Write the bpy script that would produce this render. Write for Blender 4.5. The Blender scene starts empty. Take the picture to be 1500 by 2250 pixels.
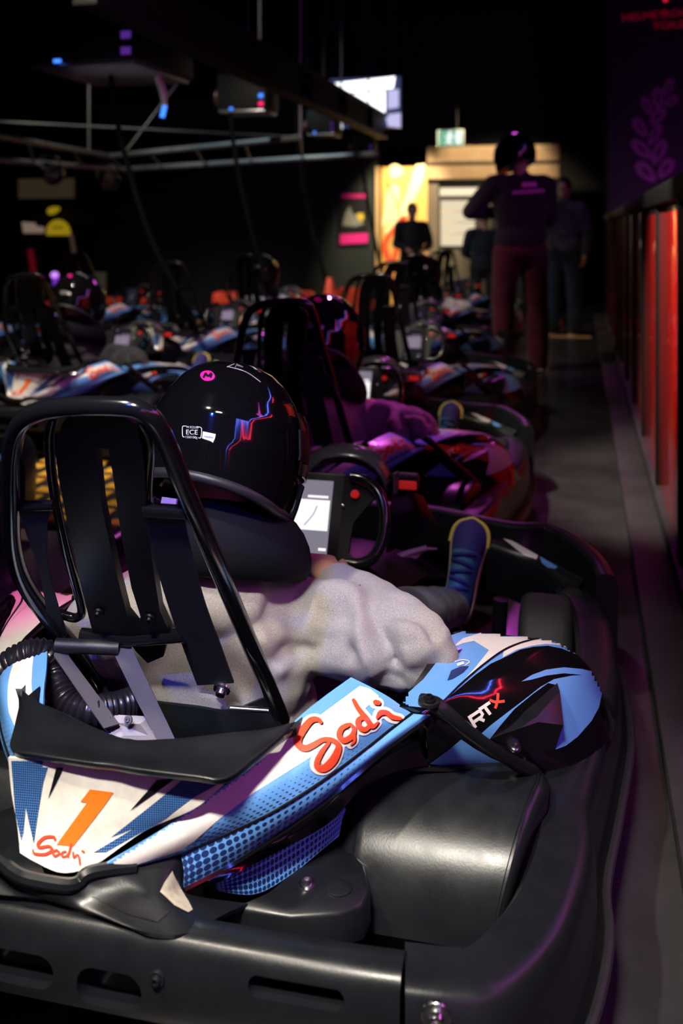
import bpy, bmesh, math, random
import numpy as np
from mathutils import Vector, Matrix, noise as mnoise
from mathutils.bvhtree import BVHTree

random.seed(7)
SC = bpy.context.scene
COL = SC.collection

# ------------------------------------------------------------------ camera, world, lights, exposure
F, HZ, CAMH, YAW = 2187.0, 500.0, 1.15, math.radians(13.5)   # focal length (px of 1500x2250), horizon row, eye height, yaw
SY, CY = math.sin(YAW), math.cos(YAW)
cam_data = bpy.data.cameras.new('camera')
cam = bpy.data.objects.new('camera', cam_data); COL.objects.link(cam)
cam.location = (0, 0, CAMH); cam.rotation_euler = (math.pi/2, 0, YAW)
cam_data.sensor_fit = 'VERTICAL'; cam_data.sensor_height = 36.0
cam_data.lens = F*36.0/2250.0
cam_data.shift_y = -(1125.0-HZ)/2250.0
cam_data.clip_start = 0.05
cam_data.dof.use_dof = True; cam_data.dof.focus_distance = 1.62; cam_data.dof.aperture_fstop = 3.3; cam_data.dof.aperture_blades = 0
SC.camera = cam
SC.view_settings.view_transform = 'Standard'; SC.view_settings.look = 'None'
SC.view_settings.gamma = 1.0; SC.view_settings.use_curve_mapping = False
SC.view_settings.exposure = -0.32

world = bpy.data.worlds.new('world'); SC.world = world; world.use_nodes = True
world.node_tree.nodes['Background'].inputs[0].default_value = (0.35, 0.3, 0.6, 1)
world.node_tree.nodes['Background'].inputs[1].default_value = 0.004

def lamp(name, kind, loc, target, energy, color, size=0.3, spot=None, blend=0.4, sizey=None):
    d = bpy.data.lights.new(name, kind); d.energy = energy; d.color = color
    if kind == 'AREA':
        d.size = size
        if sizey: d.shape = 'RECTANGLE'; d.size_y = sizey
    else:
        d.shadow_soft_size = size
    if kind == 'SPOT': d.spot_size = math.radians(spot or 60); d.spot_blend = blend
    o = bpy.data.objects.new(name, d); COL.objects.link(o); o.location = loc
    v = Vector(target)-Vector(loc); o.rotation_euler = v.to_track_quat('-Z', 'Y').to_euler()
    return o
WARM = (1.0, 0.88, 0.72)
lamp('key_spot', 'SPOT', (-1.35, 0.05, 3.3), (-0.42, 1.48, 0.38), 390, WARM, 0.05, 22, 0.45)
strip_ = lamp('pit_strip_rear', 'AREA', (-0.36, -0.8, 3.3), (-0.42, 1.38, 0.25), 7, (1, .93, .8), 0.55, sizey=0.16); strip_.data.spread = math.radians(26)
lamp('kart_front_fill', 'SPOT', (-0.9, 1.5, 3.3), (-0.25, 2.6, 0.2), 120, (1, .92, .85), 0.08, 20, 0.6)  # added fill lamp to brighten the shoe and front wheel
lamp('pit_spot_middle', 'SPOT', (-2.8, 3.4, 3.6), (-2.5, 5.5, 0.3), 600, WARM, 0.06, 56, 0.6)
lamp('pit_spot_right', 'SPOT', (-1.5, 3.2, 3.6), (-1.2, 5.2, 0.3), 190, WARM, 0.06, 46, 0.6)
lamp('pit_spot_far', 'SPOT', (-2.9, 6.4, 3.6), (-2.4, 8.8, 0.3), 380, WARM, 0.06, 72, 0.6)
lamp('fence_spot', 'SPOT', (-1.1, 2.6, 2.9), (0.33, 4.2, 0.75), 900, (1, .86, .72), 0.06, 34, 0.6)
lamp('magenta_left', 'SPOT', (-2.3, 1.2, 2.7), (-1.16, 1.85, 0.36), 330, (1.0, 0.05, 0.45), 0.05, 15, 0.4)
lamp('magenta_right', 'AREA', (1.5, 2.1, 2.2), (-0.5, 1.8, 0.4), 5, (0.85, 0.08, 0.70), 0.4)
lamp('magenta_lane', 'SPOT', (-0.9, 5.6, 3.4), (-1.0, 3.5, 0.5), 330, (0.80, 0.12, 0.75), 0.10, 26, 0.6)
lamp('purple_back', 'SPOT', (-0.9, 10.6, 3.6), (-0.8, 7.0, 0.5), 90, (0.7, 0.08, 0.7), 0.2, 50, 0.6)
lamp('mat_fill', 'SPOT', (-2.5, 2.4, 3.5), (-2.3, 4.1, 0.0), 190, WARM, 0.06, 27, 0.6)  # added fill lamp to brighten the yellow floor mat
lamp('barrier_fill_left', 'SPOT', (-5.2, 8.2, 4.2), (-5.2, 11.2, 0.3), 330, WARM, 0.08, 50, 0.7)  # this and the next lamp are added to brighten the red barriers
lamp('barrier_fill_right', 'SPOT', (-2.7, 9.2, 4.2), (-2.8, 11.4, 0.2), 150, WARM, 0.08, 46, 0.7)
lamp('blue_spot', 'SPOT', (-1.0, -0.9, 2.7), (-0.60, 1.66, 0.5), 300, (0.02, 0.10, 1.0), 0.03, 13, 0.5)

# ------------------------------------------------------------------ geometry helpers
def P(px, py, z=None, X=None, Y=None):
    """surveyed point: sight line of photo pixel (px,py) met with height z, or plane X, or plane Y"""
    a = (px-750.0)/F; b = (py-HZ)/F
    if z is not None: d = (CAMH-z)/b
    elif X is not None: d = X/(a*CY-SY)
    else: d = Y/(a*SY+CY)
    r = a*d
    return Vector((r*CY-d*SY, r*SY+d*CY, CAMH-b*d))
def Ppl(px, py, p0, n):
    o = Vector((0, 0, CAMH)); v = sight(px, py); n = Vector(n)
    t = n.dot(Vector(p0)-o)/n.dot(v)
    return o+v*t
def sight(px, py):
    a = (px-750.0)/F; b = (py-HZ)/F
    return Vector((a*CY-SY, a*SY+CY, -b))

def cr(pts, n, closed=False):
    """Catmull-Rom through pts (tuples of any length), n samples"""
    A = np.array([tuple(p) for p in pts], float); m = len(A)
    out = []
    tot = m if closed else m-1
    for i in range(n):
        t = tot*i/(n if closed else n-1); k = min(int(t), tot-1); u = t-k
        if closed: p0, p1, p2, p3 = A[(k-1) % m], A[k % m], A[(k+1) % m], A[(k+2) % m]
        else: p0, p1, p2, p3 = A[max(k-1, 0)], A[k], A[k+1], A[min(k+2, m-1)]
        out.append(0.5*((2*p1)+(p2-p0)*u+(2*p0-5*p1+4*p2-p3)*u*u+(3*p1-p0-3*p2+p3)*u**3))
    return np.array(out)

class MB:
    """mesh collector"""
    def __init__(s): s.v = []; s.f = []; s.uv = {}; s.mi = []
    def add(s, v, f, uv=None, mi=0):
        o = len(s.v); s.v += [tuple(map(float, p)) for p in v]
        for k, q in enumerate(f):
            if uv is not None: s.uv[len(s.f)] = [uv[i] for i in q]
            s.f.append([i+o for i in q]); s.mi.append(mi)
        return s
    def grid(s, rows, close_u=False, close_v=False, cap=False, uv=False):
        R = [[tuple(p) for p in r] for r in rows]; nu = len(R); nv = len(R[0])
        v = [p for r in R for p in r]; f = []
        for i in range(nu if close_u else nu-1):
            for j in range(nv if close_v else nv-1):
                a, b = i*nv+j, i*nv+(j+1) % nv; i2 = (i+1) % nu
                f.append([a, b, i2*nv+(j+1) % nv, i2*nv+j])
        if cap and close_v: f += [list(range(nv))[::-1], [(nu-1)*nv+j for j in range(nv)]]
        U = [(i/(nu-1), j/(nv-1)) for i in range(nu) for j in range(nv)] if uv else None
        return s.add(v, f, U)
    def tube(s, path, r, n=12, cap=True, samples=None, closed=False):
        p = [Vector(q) for q in (cr(path, samples, closed) if samples else path)]; m = len(p)
        rr = r if hasattr(r, '__len__') else [r]*m
        if len(rr) != m: rr = list(np.interp(np.linspace(0, 1, m), np.linspace(0, 1, len(rr)), rr))
        t = [((p[(i+1) % m]-p[i-1]) if closed else (p[min(i+1, m-1)]-p[max(i-1, 0)])).normalized() for i in range(m)]
        up = Vector((0, 0, 1)) if abs(t[0].z) < .9 else Vector((1, 0, 0))
        nrm = (up-t[0]*up.dot(t[0])).normalized(); rows = []
        for i in range(m):
            nrm = (nrm-t[i]*nrm.dot(t[i])).normalized(); bn = t[i].cross(nrm)
            rows.append([p[i]+(nrm*math.cos(2*math.pi*k/n)+bn*math.sin(2*math.pi*k/n))*rr[i] for k in range(n)])
        return s.grid(rows, close_u=closed, close_v=True, cap=cap and not closed)
    def box(s, c, size, rot=None, bev=0.0, seg=2):
        bm = bmesh.new(); bmesh.ops.create_cube(bm, size=1.0)
        for v in bm.verts: v.co = Vector((v.co.x*size[0], v.co.y*size[1], v.co.z*size[2]))
        if bev: bmesh.ops.bevel(bm, geom=bm.edges[:], offset=bev, segments=seg, profile=0.5, affect='EDGES')
        M = (rot or Matrix.Identity(3)).to_4x4(); M.translation = Vector(c)
        return s.bm(bm, M)
    def bm(s, bm, M=None):
        bm.verts.index_update()
        v = [(M @ q.co if M else q.co) for q in bm.verts]; f = [[q.index for q in fc.verts] for fc in bm.faces]
        bm.free(); return s.add(v, f)
    def prism(s, poly, axis_o, ex, ey, ez, depth):
        """extrude 2-D poly in frame (ex,ey) by depth along ez"""
        o = Vector(axis_o); ex, ey, ez = Vector(ex), Vector(ey), Vector(ez); n = len(poly)
        v = [o+ex*x+ey*y for x, y in poly]+[o+ex*x+ey*y+ez*depth for x, y in poly]
        f = [list(range(n))[::-1], list(range(n, 2*n))]+[[i, (i+1) % n, n+(i+1) % n, n+i] for i in range(n)]
        return s.add(v, f)
    def lathe(s, prof, c, axis, n=32, cap=True):
        """prof: list of (radius, distance along axis)"""
        ax = Vector(axis).normalized(); up = Vector((0, 0, 1)) if abs(ax.z) < .9 else Vector((1, 0, 0))
        u = (up-ax*up.dot(ax)).normalized(); w = ax.cross(u); c = Vector(c)
        rows = [[c+ax*h+(u*math.cos(2*math.pi*k/n)+w*math.sin(2*math.pi*k/n))*r for k in range(n)] for r, h in prof]
        return s.grid(rows, close_v=True, cap=cap)
    def ell(s, c, r, rot=None, n=20, m=12):
        rows = []; R = rot or Matrix.Identity(3); c = Vector(c)
        for i in range(m+1):
            th = math.pi*i/m
            th = min(max(th, 0.001), math.pi-0.001)
            rows.append([c+R @ Vector((r[0]*math.sin(th)*math.cos(2*math.pi*k/n), r[1]*math.sin(th)*math.sin(2*math.pi*k/n), r[2]*math.cos(th))) for k in range(n)])
        return s.grid(rows, close_v=True, cap=True)
    def cone(s, p0, r0, p1, r1, n=16):
        p0, p1 = Vector(p0), Vector(p1)
        s.ell(p0, (r0,)*3, n=n, m=8); s.ell(p1, (r1,)*3, n=n, m=8)
        return s.tube([p0, p1], [r0, r1], n=n)
    def mesh(s, name, smooth=40):
        me = bpy.data.meshes.new(name); me.from_pydata(s.v, [], s.f)
        if s.uv:
            l = me.uv_layers.new(name='UVMap'); k = 0
            for i, f in enumerate(s.f):
                for j in range(len(f)):
                    if i in s.uv: l.data[k].uv = s.uv[i][j]
                    k += 1
        if any(s.mi): me.polygons.foreach_set('material_index', s.mi)
        bm = bmesh.new(); bm.from_mesh(me); bmesh.ops.recalc_face_normals(bm, faces=bm.faces[:]); bm.to_mesh(me); bm.free()
        if smooth is not None:
            me.polygons.foreach_set('use_smooth', [True]*len(me.polygons)); me.set_sharp_from_angle(angle=math.radians(smooth))
        return me
    def build(s, name, mat, parent=None, smooth=40, origin=None):
        return place(name, s.mesh(name, smooth), mat, parent, origin)

def place(name, me, mat, parent=None, origin=None):
    """link mesh given in world coordinates; vertices become relative to its parent's (or its own) origin"""
    o = bpy.data.objects.new(name, me); COL.objects.link(o)
    for m in (mat if isinstance(mat, (list, tuple)) else [mat]): me.materials.append(m)
    if parent is not None:
        base = world_loc(parent); me.transform(Matrix.Translation(-base)); o.parent = parent
    else:
        if origin is None:
            co = np.array([v.co for v in me.vertices]); lo, hi = co.min(0), co.max(0)
            origin = ((lo[0]+hi[0])/2, (lo[1]+hi[1])/2, lo[2])
        me.transform(Matrix.Translation(-Vector(origin))); o.location = origin
    return o
def world_loc(o):
    v = Vector((0, 0, 0))
    while o is not None: v += o.location; o = o.parent
    return v
def tag(o, label=None, cat=None, group=None, kind=None):
    if label: o['label'] = label
    if cat: o['category'] = cat
    if group: o['group'] = group
    if kind: o['kind'] = kind
    return o
def empty(name, loc, label=None, cat=None, group=None):
    o = bpy.data.objects.new(name, None); COL.objects.link(o); o.location = loc; o.empty_display_size = .1
    return tag(o, label, cat, group)
def kids(o): return [c for c in COL.objects if c.parent == o]
CH = {}
def copy_tree(o, parent=None, table=None):
    c = o.copy(); COL.objects.link(c)
    if parent is not None: c.parent = parent
    for ch in table.get(o.name, []): copy_tree(ch, c, table)
    return c
def child_table():
    t = {}
    for o in list(COL.objects):
        if o.parent: t.setdefault(o.parent.name, []).append(o)
    return t
def surf(rows, nu, nv, uv=True):
    """smooth grid through rows of control points"""
    rr = [cr(r, nv) for r in rows]
    cols = [cr([rr[i][j] for i in range(len(rr))], nu) for j in range(nv)]
    return [[cols[j][i] for j in range(nv)] for i in range(nu)]
def thick(me, t):
    bm = bmesh.new(); bm.from_mesh(me)
    bmesh.ops.solidify(bm, geom=bm.faces[:], thickness=t)
    bmesh.ops.recalc_face_normals(bm, faces=bm.faces[:])
    bm.to_mesh(me); bm.free()
    me.polygons.foreach_set('use_smooth', [True]*len(me.polygons)); me.set_sharp_from_angle(angle=math.radians(40))
    return me
def face_camward(me, toward):
    """make an open sheet's normals face the point 'toward'"""
    s = 0
    for p in me.polygons: s += p.area*p.normal.dot(Vector(toward)-p.center)
    if s < 0: me.flip_normals()
    return me
def panel(name, rows, nu, nv, mat, parent, t=0.006, toward=(0, 0, 5)):
    mb = MB().grid(surf(rows, nu, nv), uv=True); me = mb.mesh(name); face_camward(me, toward)
    bv = BVHTree.FromPolygons([v.co.copy() for v in me.vertices], [list(p.vertices) for p in me.polygons])
    thick(me, t)
    return place(name, me, mat, parent), bv
def evaluated(o, name):
    bpy.context.view_layer.update()
    dg = bpy.context.evaluated_depsgraph_get()
    me = bpy.data.meshes.new_from_object(o.evaluated_get(dg)); me.name = name
    bpy.data.objects.remove(o)
    return me
def fuse(mb, voxel, smooth_it=6, name='body', fac=0.5):
    """one continuous skin over overlapping volumes"""
    o = bpy.data.objects.new('tmp', mb.mesh('tmp', None)); COL.objects.link(o)
    m = o.modifiers.new('r', 'REMESH'); m.mode = 'VOXEL'; m.voxel_size = voxel
    if smooth_it: q = o.modifiers.new('s', 'SMOOTH'); q.factor = fac; q.iterations = smooth_it
    me = evaluated(o, name); me.polygons.foreach_set('use_smooth', [True]*len(me.polygons))
    return me
def carve(mb, cutters, name, smooth=35):
    o = bpy.data.objects.new('tmp', mb.mesh('tmp', None)); COL.objects.link(o); cs = []
    for c in cutters:
        k = bpy.data.objects.new('cut', c.mesh('cut', None)); COL.objects.link(k); cs.append(k)
        b = o.modifiers.new('b', 'BOOLEAN'); b.operation = 'DIFFERENCE'; b.solver = 'EXACT'; b.object = k
    me = evaluated(o, name)
    for k in cs: bpy.data.objects.remove(k)
    me.polygons.foreach_set('use_smooth', [True]*len(me.polygons)); me.set_sharp_from_angle(angle=math.radians(smooth))
    return me
def sweep(mb, path, prof, n, closed=False, outward=1):
    """path: ground points (x,y,z); prof: (inward offset, height) closed outline"""
    p = [Vector(q) for q in cr(path, n, closed)]; rows = []
    for i in range(n):
        t = (p[(i+1) % n]-p[i-1]) if closed else (p[min(i+1, n-1)]-p[max(i-1, 0)])
        t.z = 0; t.normalize(); nn = Vector((-t.y, t.x, 0))*outward
        rows.append([p[i]+nn*a+Vector((0, 0, h)) for a, h in prof])
    return mb.grid(rows, close_u=closed, close_v=True, cap=not closed)
def rrect(x0, y0, x1, y1, r, k=4):
    out = []
    for cx, cy, a0 in ((x1-r, y1-r, 0), (x0+r, y1-r, 90), (x0+r, y0+r, 180), (x1-r, y0+r, 270)):
        for i in range(k+1):
            a = math.radians(a0+90*i/k); out.append((cx+r*math.cos(a), cy+r*math.sin(a)))
    return out
def project(pts_px, faces, bvs, off, cell=None):
    """lay flat print on a surface: sight lines through the outline met with the surface"""
    v = []; ok = []
    o = Vector((0, 0, CAMH))
    for x, y in pts_px:
        d = sight(x, y).normalized(); best = None
        for b in bvs:
            h = b.ray_cast(o, d)
            if h[0] is not None and (best is None or h[3] < best[3]): best = h
        if best is None: v.append(Vector((0, 0, 0))); ok.append(False); continue
        n = best[1]
        if n.dot(d) > 0: n = -n
        v.append(best[0]+n*off); ok.append(True)
    f = [q for q in faces if all(ok[i] for i in q)]
    used = sorted({i for q in f for i in q}); ren = {i: k for k, i in enumerate(used)}
    return [v[i] for i in used], [[ren[i] for i in q] for q in f]
def fill_px(loops, cell=14):
    bm = bmesh.new()
    for lp in loops:
        vs = [bm.verts.new((x, y, 0)) for x, y in lp]
        for i in range(len(vs)): bm.edges.new((vs[i], vs[(i+1) % len(vs)]))
    bmesh.ops.triangle_fill(bm, use_beauty=True, edges=bm.edges[:])
    xs = [p[0] for l in loops for p in l]; ys = [p[1] for l in loops for p in l]
    for ax, lo, hi in ((0, min(xs), max(xs)), (1, min(ys), max(ys))):
        q = lo+cell
        while q < hi:
            co = (q, 0, 0) if ax == 0 else (0, q, 0); no = (1, 0, 0) if ax == 0 else (0, 1, 0)
            bmesh.ops.bisect_plane(bm, geom=bm.verts[:]+bm.edges[:]+bm.faces[:], plane_co=co, plane_no=no, dist=1e-4); q += cell
    bm.verts.index_update()
    v = [(q.co.x, q.co.y) for q in bm.verts]; f = [[q.index for q in fc.verts] for fc in bm.faces]; bm.free()
    return v, f
def stroke_px(path, n=None, cap=True):
    """brush stroke (x,y,width) -> quads"""
    p = cr(path, n or 6*len(path)); v = []; f = []; m = len(p)
    for i in range(m):
        t = p[min(i+1, m-1), :2]-p[max(i-1, 0), :2]; t /= (np.linalg.norm(t)+1e-9); q = np.array((-t[1], t[0]))*p[i, 2]/2
        for k in (-1, -.33, .33, 1): v.append(tuple(p[i, :2]+q*k))
        if i: f += [[4*i-4+k, 4*i-3+k, 4*i+1+k, 4*i+k] for k in range(3)]
    if cap:
        for i, sg in ((0, -1), (m-1, 1)):
            t = (p[1, :2]-p[0, :2]) if i == 0 else (p[-1, :2]-p[-2, :2]); a0 = math.atan2(t[1]*sg, t[0]*sg); c0 = len(v); v.append(tuple(p[i, :2]))
            for k in range(9):
                a = a0-math.pi/2+math.pi*k/8; v.append((p[i, 0]+math.cos(a)*p[i, 2]/2, p[i, 1]+math.sin(a)*p[i, 2]/2))
            f += [[c0, c0+1+k, c0+2+k] for k in range(8)]
    return v, f
def decal(name, shapes, bvs, mat, parent, off=0.0008):
    """shapes: list of (verts_px, faces)"""
    mb = MB()
    for v, f in shapes:
        vv, ff = project(v, f, bvs, off)
        if ff: mb.add(vv, ff)
    me = bpy.data.meshes.new(name); me.from_pydata(mb.v, [], mb.f)
    face_camward(me, (0, 0, CAMH)); me.polygons.foreach_set('use_smooth', [True]*len(me.polygons))
    return place(name, me, mat, parent)
def mirror(o, parent, name=None, clip=None):
    """mirror image of a kart part about the kart's middle plane (local x = 0)"""
    me = o.data.copy(); me.transform(Matrix.Scale(-1, 4, (1, 0, 0))); me.flip_normals()
    if clip is not None:
        bm = bmesh.new(); bm.from_mesh(me); bmesh.ops.delete(bm, geom=[v for v in bm.verts if v.co.x > clip], context='VERTS'); bm.to_mesh(me); bm.free()
    c = bpy.data.objects.new(name or o.name, me); COL.objects.link(c); c.parent = parent
    for k, v in o.items(): c[k] = v
    return c

# ------------------------------------------------------------------ materials (all node based)
MATS = {}
def mat(name, col, rough=0.5, metal=0.0, bump=0.0, bscale=200.0, spec=0.5, coat=0.0, var=0.0, vscale=8.0, emit=None, estr=0.0, rvar=0.0, trans=0.0, alpha=1.0, sheen=0.0):
    m = bpy.data.materials.new(name); m.use_nodes = True; nt = m.node_tree; N = nt.nodes; L = nt.links; b = N['Principled BSDF']
    b.inputs['Base Color'].default_value = (*col, 1); b.inputs['Roughness'].default_value = rough; b.inputs['Metallic'].default_value = metal
    b.inputs['Specular IOR Level'].default_value = spec; b.inputs['Coat Weight'].default_value = coat; b.inputs['Coat Roughness'].default_value = 0.04
    b.inputs['Transmission Weight'].default_value = trans; b.inputs['Alpha'].default_value = alpha
    if sheen: b.inputs['Sheen Weight'].default_value = sheen
    if emit: b.inputs['Emission Color'].default_value = (*emit, 1); b.inputs['Emission Strength'].default_value = estr
    if bump or var or rvar:
        tc = N.new('ShaderNodeTexCoord')
        if bump:
            n = N.new('ShaderNodeTexNoise'); n.inputs['Scale'].default_value = bscale; n.inputs['Detail'].default_value = 3
            L.new(tc.outputs['Object'], n.inputs['Vector']); bp = N.new('ShaderNodeBump'); bp.inputs['Strength'].default_value = bump; bp.inputs['Distance'].default_value = 0.002
            L.new(n.outputs['Fac'], bp.inputs['Height']); L.new(bp.outputs['Normal'], b.inputs['Normal'])
        if var or rvar:
            n2 = N.new('ShaderNodeTexNoise'); n2.inputs['Scale'].default_value = vscale; n2.inputs['Detail'].default_value = 5; n2.inputs['Roughness'].default_value = .65
            L.new(tc.outputs['Object'], n2.inputs['Vector'])
            if var:
                r = N.new('ShaderNodeMapRange'); r.inputs['From Min'].default_value = .3; r.inputs['From Max'].default_value = .7
                r.inputs['To Min'].default_value = 1-var; r.inputs['To Max'].default_value = 1+var; L.new(n2.outputs['Fac'], r.inputs['Value'])
                mx = N.new('ShaderNodeMix'); mx.data_type = 'RGBA'; mx.blend_type = 'MULTIPLY'; mx.inputs[0].default_value = 1
                mx.inputs[6].default_value = (*col, 1); L.new(r.outputs['Result'], mx.inputs[7]); L.new(mx.outputs[2], b.inputs['Base Color'])
            if rvar:
                r = N.new('ShaderNodeMapRange'); r.inputs['From Min'].default_value = .3; r.inputs['From Max'].default_value = .7
                r.inputs['To Min'].default_value = max(rough-rvar, .02); r.inputs['To Max'].default_value = min(rough+rvar, 1); L.new(n2.outputs['Fac'], r.inputs['Value']); L.new(r.outputs['Result'], b.inputs['Roughness'])
    MATS[name] = m
    return m
def emis(name, col, s):
    m = bpy.data.materials.new(name); m.use_nodes = True; nt = m.node_tree; nt.nodes.remove(nt.nodes['Principled BSDF'])
    e = nt.nodes.new('ShaderNodeEmission'); e.inputs[0].default_value = (*col, 1); e.inputs[1].default_value = s
    nt.links.new(e.outputs[0], nt.nodes['Material Output'].inputs[0]); MATS[name] = m
    return m
plastic = mat('black_moulded_plastic', (.008, .0095, .012), .32, spec=.36, bump=.05, bscale=420, rvar=.06, vscale=14, var=.2)
plastic_worn = mat('scuffed_black_plastic', (.009, .0105, .0135), .31, spec=.36, bump=.05, bscale=300, rvar=.05, vscale=18, var=.15)
gloss_black = mat('gloss_black_vinyl', (.004, .004, .005), .09, spec=.5, coat=.4)
tube_black = mat('powder_coated_tube', (.006, .006, .007), .16, coat=.3)
satin_black = mat('satin_black', (.0045, .0045, .0055), .42, spec=.22)
blue = mat('light_blue_vinyl', (.13, .36, .80), .30, coat=.25)
white = mat('white_vinyl', (.78, .76, .72), .30, coat=.2, var=.06, vscale=30)
red = mat('red_orange_print', (.85, .075, .03), .32, coat=.2)
orange = mat('orange_print', (.90, .17, .015), .34)
ink = mat('black_print', (.006, .006, .008), .3)
navy = mat('navy_print', (.02, .04, .14), .35)
silver = mat('brushed_metal', (.13, .12, .15), .5, metal=.6, bump=.08, bscale=300)
steel = mat('zinc_steel', (.62, .62, .62), .22, metal=1.0)
rubber = mat('tyre_rubber', (.020, .021, .022), .62, bump=.25, bscale=300, var=.2, vscale=30)
belt = mat('seat_belt_webbing', (.006, .008, .014), .75, bump=.4, bscale=500)
tape = mat('wrapped_tape', (.010, .009, .014), .30, bump=.3, bscale=120)
hazard_red = mat('red_lens', (.5, .02, .02), .2, emit=(1, .03, .03), estr=.25)
scuffed_tip = mat('scuffed_tip', (.42, .39, .30), .6, bump=.3, bscale=150, var=.3, vscale=60)
dirty_white = mat('dirty_white_vinyl', (.72, .70, .63), .36, var=.12, vscale=45, coat=.1)

def expr(nt, op, a, b=None):
    n = nt.nodes.new('ShaderNodeMath'); n.operation = op
    for i, v in enumerate((a, b)):
        if v is None: continue
        if isinstance(v, (int, float)): n.inputs[i].default_value = v
        else: nt.links.new(v, n.inputs[i])
    return n.outputs[0]
def halftone(name, base, dots, nx, ny, r_from, r_to, vmin=-1.0, vfade=0.0, rough=.3, obj=False):
    """printed dot pattern in the panel's own UV; dot radius runs from r_from (u=0) to r_to (u=1)"""
    m = mat(name, base, rough, coat=.25); nt = m.node_tree; b = nt.nodes['Principled BSDF']
    uv = nt.nodes.new('ShaderNodeUVMap'); sp = nt.nodes.new('ShaderNodeSeparateXYZ'); nt.links.new(nt.nodes.new('ShaderNodeTexCoord').outputs['Object'] if obj else uv.outputs[0], sp.inputs[0])
    U, V = (sp.outputs[0], sp.outputs[2]) if obj else (sp.outputs[0], sp.outputs[1])
    x = expr(nt, 'MULTIPLY', U, nx); y = expr(nt, 'MULTIPLY', V, ny)
    dx = expr(nt, 'SUBTRACT', expr(nt, 'FRACT', x), .5); dy = expr(nt, 'SUBTRACT', expr(nt, 'FRACT', y), .5)
    d = expr(nt, 'SQRT', expr(nt, 'ADD', expr(nt, 'MULTIPLY', dx, dx), expr(nt, 'MULTIPLY', dy, dy)))
    rad = expr(nt, 'ADD', expr(nt, 'MULTIPLY', U, r_to-r_from), r_from)
    if vfade: rad = expr(nt, 'MULTIPLY', rad, expr(nt, 'MINIMUM', 1.0, expr(nt, 'MAXIMUM', 0.0, expr(nt, 'MULTIPLY', expr(nt, 'SUBTRACT', V, vmin), vfade))))
    k = expr(nt, 'MULTIPLY', expr(nt, 'LESS_THAN', d, rad), expr(nt, 'GREATER_THAN', V, vmin))
    mx = nt.nodes.new('ShaderNodeMix'); mx.data_type = 'RGBA'; nt.links.new(k, mx.inputs[0])
    mx.inputs[6].default_value = (*base, 1); mx.inputs[7].default_value = (*dots, 1); nt.links.new(mx.outputs[2], b.inputs['Base Color'])
    return m
BLUE, NAVY = (.13, .36, .80), (.012, .03, .13)
blue_dots = halftone('blue_halftone_vinyl', BLUE, NAVY, 46, 14, .46, -.06, .36, 2.0)
blue_dots_low = halftone('blue_halftone_vinyl_side', BLUE, NAVY, 40, 5, .52, -.10)
blue_dots_strip = halftone('blue_halftone_vinyl_strip', BLUE, NAVY, 34, 5, .50, .28)
navy_fine = halftone('navy_halftone_vinyl', NAVY, (.08, .25, .55), 330, 330, .33, .33, obj=True)
# ------------------------------------------------------------------ the room shell (structure)
m_floor = mat('sealed_concrete', (.046, .045, .048), .20, bump=.02, bscale=60, var=.35, vscale=3.0, rvar=.06)
m_dark = mat('matt_black_wall', (.012, .013, .016), .8)
m_ceil = mat('black_ceiling', (.010, .010, .012), .9)
m_steel_dark = mat('dark_steel', (.020, .020, .024), .45, metal=.3)
def slab(name, lo, hi, m, kind='structure', parent=None, bev=0.0):
    c = [(a+b)/2 for a, b in zip(lo, hi)]; s = [b-a for a, b in zip(lo, hi)]
    o = MB().box(c, s, bev=bev).build(name, m, parent)
    if kind: o['kind'] = kind
    return o
slab('floor', (-12, -3, -.2), (4, 16.2, 0), m_floor)
slab('ceiling', (-12, -3, 4.6), (4, 16.2, 4.8), m_ceil)
slab('wall_back', (-12, 15.9, 0), (4, 16.2, 4.6), m_dark)
slab('wall_left', (-12.2, -3, 0), (-12, 16.2, 4.6), m_dark)
slab('wall_front', (-12.2, -3.2, 0), (4.2, -3, 4.6), m_dark)
m_kerb = mat('grey_kerb', (.035, .033, .035), .6, bump=.3, bscale=40, var=.3, vscale=6)
slab('trim_1', (.17, .3, 0), (.30, 13.2, .045), m_kerb, bev=.01)

# ------------------------------------------------------------------ the kart (number 1, nearest)
K0 = Vector((-.595, 1.145, 0)); KX = K0.x
kart = empty('racing_kart', K0, 'blue and white electric kart with orange number 1, nearest the viewer, driver in grey hoodie', 'kart', 'karts lined up in the pit lane')
def mirx(p): return Vector((2*K0.x-p.x, p.y, p.z))
def part(name, mb, m, parent=kart, smooth=40): return mb.build(name, m, parent, smooth)

# rear bumper beam with moulded pockets
yb = 1.145
prof = [(0, .165), (-.006, .18), (-.008, .225), (-.004, .255), (.004, .268), (.016, .274), (.045, .272), (.058, .262), (.06, .25), (.06, .165)]
mb = MB(); sweep(mb, [(KX-.39, yb+.006, 0), (KX-.28, yb+.002, 0), (KX, yb, 0), (KX+.28, yb, 0), (KX+.39, yb+.004, 0)], prof, 48)
def pocket(px, py, w, h, dep):
    c = P(px, py, Y=yb-.008); return MB().prism(rrect(-w/2, -h/2, w/2, h/2, min(w, h)*.46, 6), c-Vector((0, .03, 0)), (1, 0, 0), (0, 0, 1), (0, 1, 0), .03+dep)
me = carve(mb, [pocket(30, 2128, .11, .044, .035), pocket(238, 2178, .088, .050, .035), pocket(648, 2186, .118, .024, .03), pocket(-210, 2090, .09, .04, .03)], 'rear_bumper')
rear_bumper = place('rear_bumper', me, plastic_worn, kart)
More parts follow.
